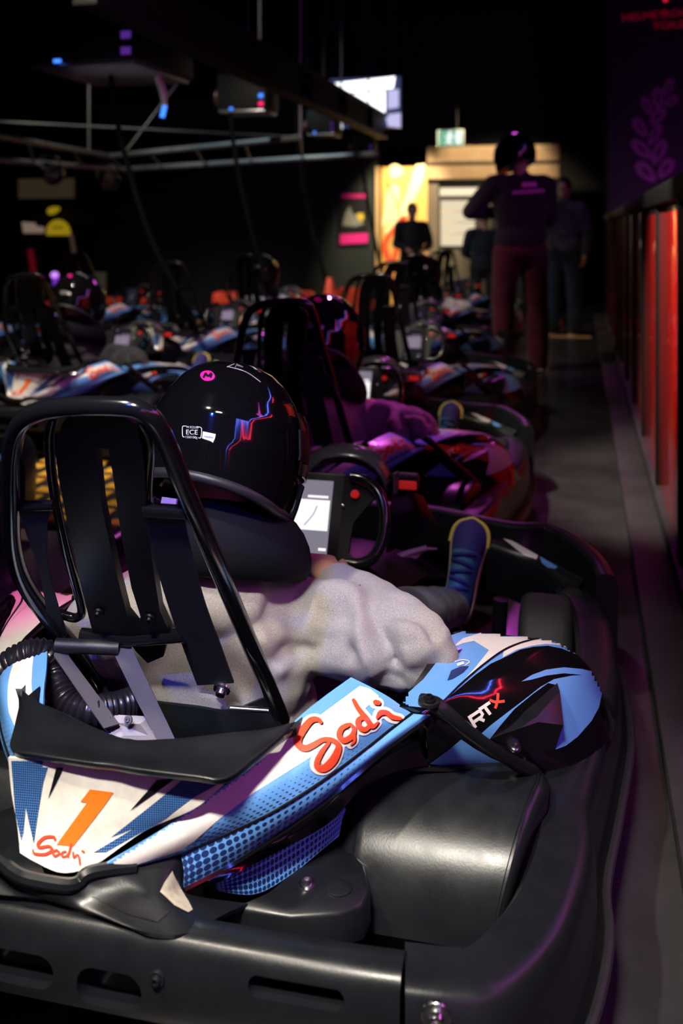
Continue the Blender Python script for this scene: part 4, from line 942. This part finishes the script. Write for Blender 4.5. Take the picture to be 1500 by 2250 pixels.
MB().box(((P(938, 0, Y=YW).x+P(1228, 0, Y=YW).x)/2, YW-.02, P(0, 372, Y=YW).z), (P(1228, 0, Y=YW).x-P(938, 0, Y=YW).x, .05, .025)).build('moulding', m_col, hd_)
pxbox('trim_5', 936, 404, 962, 690, YW+.02, .3, m_col)['kind'] = 'structure'
pxbox('trim_6', 1080, 404, 1228, 690, YW+.02, .3, m_dark)['kind'] = 'structure'
win = pxbox('window_1', 962, 408, 1080, 690, YW+.22, .05, mat('doorway_frame', (.10, .085, .06), .7)); win['kind'] = 'structure'
pxbox('light_panel', 966, 412, 1075, 430, YW+.12, .08, emis('warm_strip', (1, .84, .58), 1.4), win)
pxbox('lit_blind', 968, 440, 1042, 540, YW+.18, .03, emis('warm_blind', (.95, .80, .55), 1.1), win)
for k in range(3): pxbox('blind_rail', 966, 463+k*25, 1044, 465+k*25, YW+.165, .02, m_tan, win)
lamp('doorway_wash', 'SPOT', (P(1060, 0, Y=12.8).x, 12.8, 3.0), (P(1080, 0, Y=YW).x, YW, 1.95), 300, (1, .78, .48), .1, 62, .5)
lamp('mural_wash', 'SPOT', (-2.02, 12.9, 2.9), (P(888, 0, Y=YW).x, YW, 1.3), 760, (1, .82, .5), .1, 50, .6)

# exit sign and hanging screen
ex_s = pxbox('exit_sign', 960, 284, 1018, 322, 13.4, .08, mat('white_sign_case', (.5, .55, .52), .5), None, .01); tag(ex_s, 'green and white lit exit sign on the dark wall above the doorway', 'sign')
pxbox('lit_face', 962, 286, 1016, 320, 13.39, .02, emis('exit_green', (.25, .62, .42), 1.0), ex_s)
flat_px('running_figure', [stroke_px([(988, 291, 7), (988, 292, 7)], 4), stroke_px([(989, 297, 6), (986, 307, 6), (992, 316, 4)], 10), stroke_px([(986, 307, 5), (981, 315, 4)], 6), stroke_px([(980, 301, 4), (989, 298, 4), (997, 303, 4)], 8), fill_px([[(1001, 289), (1012, 289), (1012, 317), (1001, 317)]], 40)], 13.39, emis('exit_white', (.95, 1, .97), 1.5), ex_s)
MB().tube([P(1004, 284, Y=13.44), (P(1004, 284, Y=13.44).x, 13.44, 4.6)], .012, 8).build('hanger', m_steel_dark, ex_s)
YT = 12.8
tv = pxbox('hanging_screen', 720, 164, 882, 284, YT, .08, satin_black, None, .01); tag(tv, 'bright white race results screen hanging behind the black girder', 'screen')
wht = emis('screen_bright', (.93, .95, 1.0), 3.0); vio = emis('screen_pale_violet', (.55, .52, .85), 1.3)
pxbox('screen_glass', 724, 168, 880, 281, YT-.006, .006, emis('screen_dark', (.05, .06, .16), 1.0), tv)
flat_px('results_bar', [fill_px([[(724, 184), (868, 168), (864, 194), (740, 206), (732, 196)]], 60)], YT-.006, wht, tv)
flat_px('results_block', [fill_px([[(776, 206), (846, 199), (846, 252), (778, 254)]], 60), fill_px([[(728, 264), (750, 262), (752, 282), (730, 282)]], 60)], YT-.006, wht, tv)
flat_px('results_side', [fill_px([[(851, 198), (876, 196), (876, 236), (851, 240)]], 60), fill_px([[(846, 252), (880, 248), (880, 281), (852, 278)]], 60)], YT-.006, vio, tv)
for x in (738, 860):
    a = P(x, 165, Y=YT+.04); MB().tube([a, (a.x, a.y, 4.6)], .018, 8).build('hanging_rod', m_steel_dark, tv)

# ------------------------------------------------------------------ overhead girder, housings, lighting rail, cables
gx = P(725, 185, z=2.62).x
gir = empty('ceiling_girder', (gx, 9, 2.3), 'long black overhead girder running away to the mural', 'girder')
for z, w_ in ((2.60, .14), (2.32, .14)): MB().box((gx, 8.7, z), (w_, 8.0, .035), bev=.004).build('flange', m_fence, gir)
MB().box((gx, 8.7, 2.46), (.02, 8.0, .26)).build('web_plate', m_fence, gir)
for y in (6.2, 7.6, 9.0, 10.4, 11.8):
    MB().box((gx, y, 2.46), (.12, .02, .25)).build('stiffener', m_fence, gir)
    MB().tube([(gx, y, 2.6), (gx, y, 4.6)], .012, 8).build('hanging_rod', m_steel_dark, gir)
m_tray = mat('brushed_tray', (.30, .30, .32), .35, metal=.8, var=.3, vscale=9)
m_tab = mat('pale_strap', (.6, .57, .48), .6)
bl_e = emis('blue_led', (.05, .22, 1.0), 2.5); rd_e = emis('red_led', (1, .02, .15), 2.0); pv_e = emis('violet_led', (.18, .05, .55), .5)
def housing(px_, py_, Y, w_, h_, d__, label, led2):
    c = P(px_, py_, Y=Y); root = MB().box((c.x, Y, c.z+h_/2), (w_, d__, h_), bev=.02).build('cable_reel_housing', m_fence); tag(root, label, 'reel', 'overhead charging cable reels')
    MB().box((c.x, Y, c.z-.012), (w_*.92, d__*.96, .024), bev=.008).build('tray', m_tray, root)
    MB().lathe([(.02, -.03), (h_*.28, -.03), (h_*.30, -.02), (h_*.30, .02), (h_*.28, .03), (.02, .03)], (c.x-w_/2-.02, Y-d__*.1, c.z+h_*.35), (1, 0, 0), 28).build('reel', mat('copper_reel', (.10, .05, .04), .4, metal=.5) if 'copper_reel' not in MATS else MATS['copper_reel'], root)
    for k, m_ in enumerate(led2): MB().box((c.x+w_*.40, Y-d__/2-.004, c.z+h_*.30-k*h_*.22+.02), (w_*.08, .012, h_*.10)).build('led', m_, root)
    MB().box((c.x-w_*.2, Y-d__/2-.004, c.z+.01), (w_*.06, .012, .02)).build('led', bl_e, root)
    MB().tube([(c.x, Y, c.z+h_), (c.x, Y, 4.6)], .02, 8).build('hanging_rod', m_steel_dark, root)
    return root, c
h0, c0 = housing(250, 160, 6.3, .80, .46, .95, 'large nearest cable reel housing with metal tray, upper left', (pv_e, pv_e))
s0 = P(346, 168, Y=6.1); s1 = P(362, 232, Y=6.1)
MB().tube([s0, s0.lerp(s1, .5)+Vector((.012, 0, 0)), s1], [.02, .026, .016], 8).build('strap', m_tab, h0); MB().tube([s1, P(356, 258, Y=6.1)], .016, 8).build('led', bl_e, h0)
housing(545, 246, 8.9, .48, .34, .4, 'second cable reel housing with blue and red lights', (bl_e, rd_e))
housing(712, 296, 11.2, .34, .28, .35, 'third cable reel housing, left below the hanging screen', (pv_e, pv_e))
housing(800, 340, 13.0, .30, .25, .3, 'farthest cable reel housing at the end of the girder', (pv_e, pv_e))
tr = empty('lighting_rail', P(240, 343, z=2.0), 'grey metal lighting rail forming a corner at upper left', 'rail')
m_rail = mat('grey_rail', (.22, .24, .25), .45, metal=.6)
Cn = P(240, 343, z=2.0); Rn = P(660, 302, z=2.0); Ln = P(-40, 293, z=2.0)
def chord(a, b, r=.030, nm='chord'): MB().tube([a, b], r, 8).build(nm, m_rail, tr)
chord(Cn, Rn); chord(Cn, Ln)
C2, R2, L2 = P(270, 372, z=1.86), P(830, 338, z=1.86), P(-30, 350, z=1.80)
chord(C2, R2); chord(C2, L2); chord(P(-20, 267, z=2.2), P(640, 301, z=2.2), .014)
for t in (.0, .25, .5, .75, 1.0): chord(Cn.lerp(Rn, t), C2.lerp(R2, t*.75), .010, 'brace')
for t in (.35, .7): chord(Cn.lerp(Ln, t), C2.lerp(L2, t), .010, 'brace')
chord(Cn.lerp(Ln, .2), Cn.lerp(Ln, .2)+Vector((0, 0, 2.6)), .012, 'hanging_rod'); chord(Rn, Rn+Vector((0, 0, 2.6)), .012, 'hanging_rod'); chord(P(272, 338, z=2.0), P(415, 150, z=3.0), .008, 'brace')
def par(t, label):
    c = Cn.lerp(Ln, t)-Vector((0, 0, .27)); root = MB().lathe([(.03, -.14), (.06, -.13), (.085, -.05), (.10, .05), (.112, .12), (.105, .125), (.095, .06), (.02, .04)], c, (.75, -.5, -.35), 28).build('stage_lamp', mat('polished_can', (.35, .36, .38), .22, metal=1) if 'polished_can' not in MATS else MATS['polished_can']); tag(root, label, 'lamp', 'lamps under the rail')
    MB().tube([c+Vector((-.12, 0, .0)), c+Vector((-.10, 0, .14)), c+Vector((.10, 0, .14)), c+Vector((.12, 0, 0))], .010, 8, samples=20).tube([c+Vector((0, 0, .14)), (c.x, c.y, 2.0)], .012, 8).build('yoke', m_steel_dark, root)
par(.54, 'silver stage lamp hanging from the rail, left of its pair'); par(.03, 'silver stage lamp hanging at the corner of the rail')
lamp('rail_fill', 'SPOT', (-5.6, 8.0, 4.3), (-3.4, 10.2, 1.95), 420, (.85, .95, 1), .1, 50, .8)  # lamp added only to make the grey rail show
lamp('tray_bounce_fill', 'SPOT', (-3.05, 5.75, 1.0), (-2.95, 6.1, 2.2), 22, (.8, .88, 1), .08, 36, .8)  # added lamp under the tray, stands in for light bounced off the floor
m_cable = mat('black_cable', (.003, .003, .004), .8, spec=.04)
for k, pts in enumerate(([(232, 60, 6.3), (255, 250, 6.2), (285, 380, 6.1), (330, 520, 6.0), (390, 640, 5.9)], [(498, 170, 8.9), (515, 330, 8.6), (545, 480, 8.3), (585, 620, 8.0)], [(648, 230, 11.0), (662, 380, 10.6), (685, 500, 10.2), (722, 640, 9.8)], [(790, 300, 12.9), (805, 430, 12.6), (830, 560, 12.3), (845, 640, 12.0)], [(0, 380, 7.0), (20, 480, 6.9), (50, 580, 6.8), (80, 680, 6.7)])):
    o = MB().tube([P(x, y, Y=Y) for x, y, Y in pts], .020 if k == 0 else .022, 8, samples=40).build('charging_cable', m_cable)
    tag(o, ['nearest hanging black charging cable, left of the nearest helmet', 'black charging cable hanging from the second reel', 'black charging cable hanging from the third reel', 'farthest black charging cable beside the mural', 'black charging cable at the left edge'][k], 'cable', 'hanging charging cables')

# ------------------------------------------------------------------ booth, barriers, cones, floor mat
YK = 13.2
booth = empty('ticket_booth', P(130, 690, Y=YK), 'small dark booth with peaked canopy and yellow arched sign, far left', 'booth')
m_can = mat('grey_canopy_cloth', (.07, .06, .055), .8); m_yel = mat('yellow_sign', (.85, .65, .02), .5, emit=(.9, .65, .02), estr=.32)  # the yellow also glows by itself, canopy mark included
ap = P(120, 440, Y=YK+.5); bl = P(40, 492, Y=YK); br_ = P(222, 492, Y=YK); bk = Vector((0, 1.1, 0))
MB().add([ap, bl, br_, br_+bk, bl+bk], [[0, 1, 2], [0, 2, 3], [0, 3, 4], [0, 4, 1], [1, 4, 3, 2]]).build('canopy', m_can, booth, None)
pxbox('valance', 40, 488, 222, 516, YK-.02, .02, m_pdark, booth)
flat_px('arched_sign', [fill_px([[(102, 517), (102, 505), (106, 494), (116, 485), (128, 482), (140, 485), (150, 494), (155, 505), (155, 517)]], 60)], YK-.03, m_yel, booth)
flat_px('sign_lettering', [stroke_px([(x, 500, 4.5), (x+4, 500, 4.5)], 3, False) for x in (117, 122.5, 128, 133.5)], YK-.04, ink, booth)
flat_px('pale_sign', [fill_px([[(48, 488), (78, 490), (80, 497), (98, 499), (97, 512), (52, 512)]], 60)], YK-.03, mat('pale_sign', (.5, .38, .28), .5, emit=(.6, .45, .33), estr=.35), booth)  # sign face brightened by its own glow
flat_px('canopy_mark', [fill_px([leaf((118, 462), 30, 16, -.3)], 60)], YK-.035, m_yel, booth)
MB().tube([P(156, 515, Y=YK), P(182, 668, Y=YK-.6)], .03, 10).build('pole', mat('glowing_pale_pole', (.40, .25, .18), .6, emit=(.4, .25, .18), estr=.10), booth)  # pole is no lamp; a weak glow stands in for light on it
MB().tube([P(66, 548, Y=YK), P(80, 640, Y=YK)], .045, 10).build('red_post', mat('glowing_post_paint', (.6, .02, .03), .5, emit=(.6, .02, .03), estr=.1), booth)  # post colour includes a weak glow in place of light falling on it
pxbox('olive_panel', 182, 598, 230, 668, YK+.4, .05, mat('olive_panel', (.10, .09, .05), .8, emit=(.1, .09, .05), estr=.25), booth)  # panel lifted by a glow in its material, not by a lamp
pxbox('backdrop', 60, 520, 182, 690, YK+.5, .03, m_pdark, booth)
lt = MB().tube([P(120, 604, Y=YK-.3), P(130, 652, Y=YK-.3)], .045, 12).build('glow_tube', emis('violet_tube', (.22, .04, .62), 1.0)); tag(lt, 'glowing violet tube lamp with bright ends beside the booth', 'lamp')
for q in ((120, 604), (130, 652)): MB().ell(P(*q, Y=YK-.32), (.055, .05, .045)).build('bright_end', emis('violet_bright', (.62, .25, 1.0), 1.6) if 'violet_bright' not in MATS else MATS['violet_bright'], lt)
pxbox('trim_7', 40, 392, 160, 436, 14.1, .05, mat('glowing_olive_wall', (.16, .12, .07), .8, emit=(.16, .12, .07), estr=.18))['kind'] = 'structure'  # wall piece glows faintly, brightness put into the material
m_bar = mat('red_barrier_plastic', (.70, .06, .02), .45)
def barrier(x0, y0, x1, y1, Y, label, m=m_bar):
    a, b = P(x0, y1, Y=Y), P(x1, y0, Y=Y); L_ = b.x-a.x; root = empty('road_barrier', ((a.x+b.x)/2, Y, 0), label, 'barrier', 'red plastic barriers round the pit'); h = b.z
    MB().prism(rrect(-L_/2, h*.60, L_/2, h, .05), ((a.x+b.x)/2, Y-.05, 0), (1, 0, 0), (0, 0, 1), (0, 1, 0), .1).build('top_board', m, root)
    MB().prism(rrect(-L_/2, h*.18, L_/2, h*.48, .05), ((a.x+b.x)/2, Y-.05, 0), (1, 0, 0), (0, 0, 1), (0, 1, 0), .1).build('lower_board', m, root)
    for s_ in (-.38, 0, .38): MB().box(((a.x+b.x)/2+s_*L_, Y, h*.48), (.08, .12, h*.95), bev=.015).build('leg', m, root)
    for s_ in (-.38, .38): MB().box(((a.x+b.x)/2+s_*L_, Y, .03), (.1, .45, .06), bev=.012).build('foot', satin_black, root)
barrier(95, 652, 210, 705, 10.3, 'red plastic barrier in front of the booth'); barrier(225, 654, 330, 705, 10.5, 'dull red barrier just right of the booth')
barrier(470, 642, 560, 700, 10.8, 'red barrier behind the karts, left of the cone'); barrier(575, 640, 690, 700, 10.8, 'red barrier behind the karts, next left of the cone'); barrier(738, 632, 830, 690, 11.2, 'red barrier right of the orange cone')
def cone(px_, py_, Y, label, body, band):
    t = P(px_, py_, Y=Y); h = t.z; root = MB().lathe([(.022, h), (.03, h-.01), (.03+.10*(h*.45)/h, h*.60)], (t.x, Y, 0), (0, 0, 1), 24).build('traffic_cone', body); tag(root, label, 'cone')
    MB().lathe([(.03+.10*.41, h*.60), (.115, h*.22)], (t.x, Y, 0), (0, 0, 1), 24, cap=False).build('white_band', band, root); MB().lathe([(.115, h*.22), (.14, .04)], (t.x, Y, 0), (0, 0, 1), 24, cap=False).build('skirt', body, root)
    MB().box((t.x, Y, .02), (.36, .36, .04), bev=.01).build('base', body, root)
m_cone = mat('glowing_cone_plastic', (.9, .09, .03), .45, emit=(.9, .08, .03), estr=.12); m_band = mat('white_cone_band', (.75, .7, .7), .5)  # cone plastic glows slightly, standing in for light on the cones
cone(724, 610, 9.7, 'orange traffic cone with white band left of the black partition edge', m_cone, m_band); cone(1198, 612, 12.0, 'orange traffic cone beyond the tall man', m_cone, m_band)
mt = empty('floor_mat', P(120, 1090, z=0), 'yellow and black chequered safety mat on the floor at left', 'mat')
m_my = mat('yellow_mat_rubber', (.80, .42, .03), .6); m_mk = mat('black_mat_rubber', (.01, .01, .01), .7)
MB().box((-2.25, 4.02, .006), (1.5, 1.15, .012)).build('base', m_mk, mt)
for i in range(11):
    for j in range(9): MB().box((-2.25-.66+i*.132, 4.02-.5+j*.125, .0145), (.082, .070, .009), bev=.003, seg=1).build('yellow_tile', m_my, mt)
strip = MB().box((P(1240, 740, z=0).x, 10.75, .004), (.55, .06, .008)).build('floor_strip', mat('amber_tape', (.75, .38, .10), .5)); tag(strip, 'short amber tape line on the floor at the far man’s feet'.replace('’', "'"), 'tape')

# ------------------------------------------------------------------ standing people
m_hair = mat('dark_hair', (.012, .010, .009), .7, bump=.4, bscale=200)
def standing(name_label, x, y, H_, face, shirt, trous, shoe_m, helm=False, arms='down', wide=1.0, extra=None, sit=0.0):
    """face: heading in degrees (0 looks along +Y)"""
    R_ = Matrix.Rotation(math.radians(face), 3, 'Z'); k = H_/1.80
    def W(p): return Vector((x, y, 0))+R_ @ (Vector((p[0]*wide, p[1], p[2]))*k)-Vector((0, 0, sit))
    def cap(mb, ch, n=14): return capsules(mb, [tuple(W(q[:3]))+(q[3]*k*(wide if q[3] > .06 else 1),) for q in ch], n)
    A = {'down': ([(-.20, 0, 1.44, .055), (-.27, .0, 1.16, .045), (-.27, .10, .90, .030)], [(.20, 0, 1.44, .055), (.27, .0, 1.16, .045), (.27, .10, .90, .030)]),
         'folded': ([(-.20, 0, 1.44, .058), (-.35, .06, 1.24, .048), (-.08, .26, 1.22, .032)], [(.19, 0, 1.44, .058), (.22, .12, 1.18, .048), (.02, .28, 1.16, .032)]),
         'front': ([(-.20, 0, 1.44, .055), (-.26, .06, 1.16, .045), (-.12, .30, 1.08, .030)], [(.20, 0, 1.44, .055), (.26, .06, 1.16, .045), (.12, .30, 1.08, .030)])}[arms]
    bd = MB(); bd.ell(W((0, .02, 1.68)), (.075*k, .095*k, .115*k), R_); bd.ell(W((0, .115, 1.665)), (.014*k, .02*k, .022*k)); bd.ell(W((0, .075, 1.60)), (.04*k, .035*k, .03*k))
    for s_ in (-1, 1): bd.ell(W((s_*.076/wide, .01, 1.67)), (.012*k, .02*k, .03*k), R_)
    cap(bd, [(0, 0, 1.60, .055), (0, -.01, 1.42, .06)]); bd.ell(W((0, 0, 1.25)), (.14*k, .09*k, .22*k), R_); bd.ell(W((0, 0, .98)), (.13*k, .09*k, .12*k), R_)
    for ch in A:
        cap(bd, ch); d = (W(ch[2][:3])-W(ch[1][:3])); hand(bd, W(ch[2][:3]), d, R_ @ Vector((0, .3, -.9)) if arms != 'down' else R_ @ Vector((-ch[2][0], 0, 0)), 1 if ch[0][0] > 0 else -1, .95*k, .45)
    LG = [[(s_*.095, 0, .93, .07), (s_*.12, .03, .50, .055), (s_*.13, -.01, .09, .042)] for s_ in (-1, 1)]
    for ch in LG: cap(bd, ch)
    me = fuse(bd, .011*k, 2, 'person', .4); root = place('person', me, m_skin, None, (x, y, 0)); tag(root, name_label, 'person')
    sb = MB(); sb.ell(W((0, -.005, 1.26)), (.195*k*wide, .135*k*wide**.5, .27*k), R_); sb.ell(W((0, 0, 1.02)), (.19*k*wide, .14*k*wide**.5, .17*k), R_); cap(sb, [(-.16, 0, 1.45, .075), (.16, 0, 1.45, .075)]); cap(sb, [(0, 0, 1.53, .06), (0, 0, 1.45, .08)])
    for ch in A:
        e = 1 if arms != 'folded' else 1
        w2 = tuple(np.array(ch[1])*.12+np.array(ch[2])*.88); cap(sb, [ch[0][:3]+(.075,), ch[1][:3]+(.064,), w2[:3]+(.045,)])
    me = fuse(sb, .013*k, 5, 'shirt')
    for v in me.vertices: v.co += v.normal*(.010*mnoise.noise(v.co*9))
    sh = place('shirt', me, shirt, root)
    tb = MB(); tb.ell(W((0, 0, .95)), (.185*k*wide, .135*k*wide**.5, .13*k), R_)
    for ch in LG: cap(tb, [ch[0][:3]+(.105,), ch[1][:3]+(.085,), (ch[2][0], ch[2][1], .06, .072)])
    me = fuse(tb, .013*k, 4, 'trousers')
    for v in me.vertices: v.co += v.normal*(.010*mnoise.noise(v.co*8))
    place('trousers', me, trous, root)
    for s_ in (-1, 1):
        q = W((s_*.13, .06, .045)); MB().ell(q, (.045*k, .135*k, .05*k), R_).build('shoe', shoe_m, root)
        MB().ell(q-Vector((0, 0, .03)), (.048*k, .14*k, .016*k), R_).build('sole', m_band, root)
    if helm:
        mb = MB(); hr = R_ @ Matrix.Rotation(math.radians(48), 3, 'Z') @ Matrix.Rotation(math.radians(-6), 3, 'X'); c = W((-.03, .02, 1.69)); hs = 1.12
        prof = []
        for i in range(19):
            s_ = i/18; row = []
            for j in range(36):
                p = hr.inverted() @ (shell_pt(2*math.pi*j/36, .02+.98*s_)-HC); p = HR.inverted() @ (hr @ p); row.append(c+(hr @ p)*hs)
            prof.append(row)
        hm = mb.grid(prof, close_v=True, cap=True).build('helmet', m_helmet, root)
        g = [[c+hs*(hr @ (HR.inverted() @ (shell_pt(math.radians(10+160*i/20), .5+.3*j/6, .006)-HC))) for j in range(7)] for i in range(21)]
        MB().grid(g).build('visor', m_visor, hm)
    else:
        mb = MB(); g = []
        for i in range(10):
            th = math.radians(4+98*i/9); g.append([W((0, .015, 1.69))+R_ @ Vector((.083*k*math.sin(th)*math.cos(a), .104*k*math.sin(th)*math.sin(a)*(1 if math.sin(a) < .2 or th < 1.1 else .86), .118*k*math.cos(th))) for a in np.linspace(0, 2*math.pi, 29)[:-1]])
        me = mb.grid(g, close_v=True, cap=True).mesh('hair'); place('hair', me, m_hair, root)
    return root, sh, W
m_dshirt = cloth('dark_plum_cotton', (.030, .016, .034), flec=.1); m_wine = cloth('wine_trousers', (.11, .012, .03), flec=.15, scale=30)
m_white_shoe = mat('white_trainer', (.6, .55, .55), .5)
man, msh, W1 = standing('tall man in black helmet, dark printed shirt and wine trousers, seen from behind', -.47, 8.12, 1.86, 12, m_dshirt, m_wine, m_white_shoe, True, 'folded', 1.08)
bvs = BVHTree.FromPolygons([v.co+man.location for v in msh.data.vertices], [list(p.vertices) for p in msh.data.polygons])
m_shirtprint = mat('glowing_shirt_print', (.80, .08, .70), .7, emit=(.7, .05, .6), estr=.10)  # print given a slight glow so it reads on the dark shirt
def sd(name, shapes, m): 
    o = decal(name, shapes, [bvs], m, msh, .004)
sd('shirt_print', [stroke_px([(x, 407-(x-1146)*.06, 9), (x+6, 406.6-(x-1146)*.06, 9)], 3, False) for x in (1147, 1155, 1163, 1171)]+[stroke_px([(x, 424-(x-1126)*.08, 5.5), (x+5, 423.6-(x-1126)*.08, 5.5)], 3, False) for x in range(1127, 1192, 7)], m_shirtprint)
standing('man in dark checked shirt and jeans standing beyond the tall man', -.165, 10.96, 1.69, 160, cloth('dark_check_cloth', (.055, .05, .085), flec=.6, scale=16), cloth('dark_denim', (.010, .014, .028)), mat('dark_trainer', (.02, .02, .02), .5), False, 'down', 1.0)
standing('person in black jacket looking down in front of the orange mural', P(905, 560, Y=12.2).x, 12.2, 1.46, 200, cloth('black_jacket', (.010, .012, .014)), m_trouser, MATS['dark_trainer'], False, 'front', 1.0)
standing('person in navy coat half hidden behind the tall man, before the lit window', P(1062, 560, Y=11.6).x, 11.6, 1.34, 20, cloth('navy_coat', (.012, .018, .028)), m_trouser, MATS['dark_trainer'], False, 'front', 1.1)
# ------------------------------------------------------------------ the other karts and drivers
TAB = child_table()
KARTS = [  # offset from the nearest kart, label
 (-.28, 1.80, 0.0, 'kart directly ahead of the nearest in the right lane, driver in mauve sleeves'),
 (-.36, 3.56, -1.0, 'third kart in the right lane, tall black hoop before the mural'),
 (-.58, 5.32, 0.6, 'fourth kart in the right lane, beside the feet of the tall man'),
 (-.72, 7.10, 0.0, 'fifth kart in the right lane, its driver in pale sleeves'),
 (-.72, 8.88, -0.6, 'farthest kart in the right lane, beyond the tall man'),
 (-2.02, .72, 0.6, 'kart cut by the left edge, level with the grey hoodie driver'),
 (-2.02, 3.20, 1.0, 'kart at left with lit mauve screen, in front of the yellow dotted floor mat'),
 (-2.05, 5.02, -0.6, 'third kart of the second lane, panel glinting above the nearest helmet'),
 (-2.16, 6.84, 0.4, 'fourth kart of the second lane, small lit screen near the middle'),
 (-3.72, 4.95, 0.6, 'first kart of the third lane, dark hoop at the left edge'),
 (-3.7, 6.8, -0.5, 'second kart of the third lane, left of the lit screens'),]
ks = []
for dx, dy, rz, lab in KARTS:
    c = copy_tree(kart, None, TAB); c.location = K0+Vector((dx, dy, 0)); c.rotation_euler.z = math.radians(rz)
    c['label'] = lab; ks.append(c)
dim_s = emis('screen_dim_violet', (.55, .42, .60), .55); dim_d = emis('screen_off', (.06, .05, .08), .3)
for n, k in enumerate(ks):
    for ch in [q for w in kids(k) if w.name.startswith('steering_wheel') for q in kids(w)]:
        if ch.name.startswith(('display_picture', 'display_text', 'display_screen', 'display_icon')) and n not in (0,):
            ch.material_slots[0].link = 'OBJECT'; ch.material_slots[0].material = (dim_s if n in (1, 5, 6, 7, 8, 12) and not ch.name.startswith('display_screen') else dim_d)
def copy_driver(k, sleeve, label, head=0.0, lean=0.0):
    c = copy_tree(driver, None, TAB); kx = ks[k]
    c.location = Vector(driver.location)-K0+Vector(kx.location); c.rotation_euler = (math.radians(lean), 0, kx.rotation_euler.z)
    c['label'] = label
    for ch in kids(c):
        if ch.name.startswith('hoodie'):
            ch.material_slots[0].link = 'OBJECT'; ch.material_slots[0].material = sleeve
    return c
copy_driver(0, cloth('mauve_fleece', (.40, .22, .36), flec=.1), 'seated driver in mauve top with black helmet, in the kart ahead of the nearest')
copy_driver(3, cloth('pale_striped_cloth', (.55, .50, .50), flec=.5, scale=60), 'seated driver in pale patterned sleeves beside the tall man')
copy_driver(6, cloth('black_fleece', (.03, .03, .035)), 'seated driver in black with dark round helmet at left')
copy_driver(8, cloth('pale_blue_fleece', (.40, .48, .55)), 'seated driver in pale blue top, far middle of the second lane')
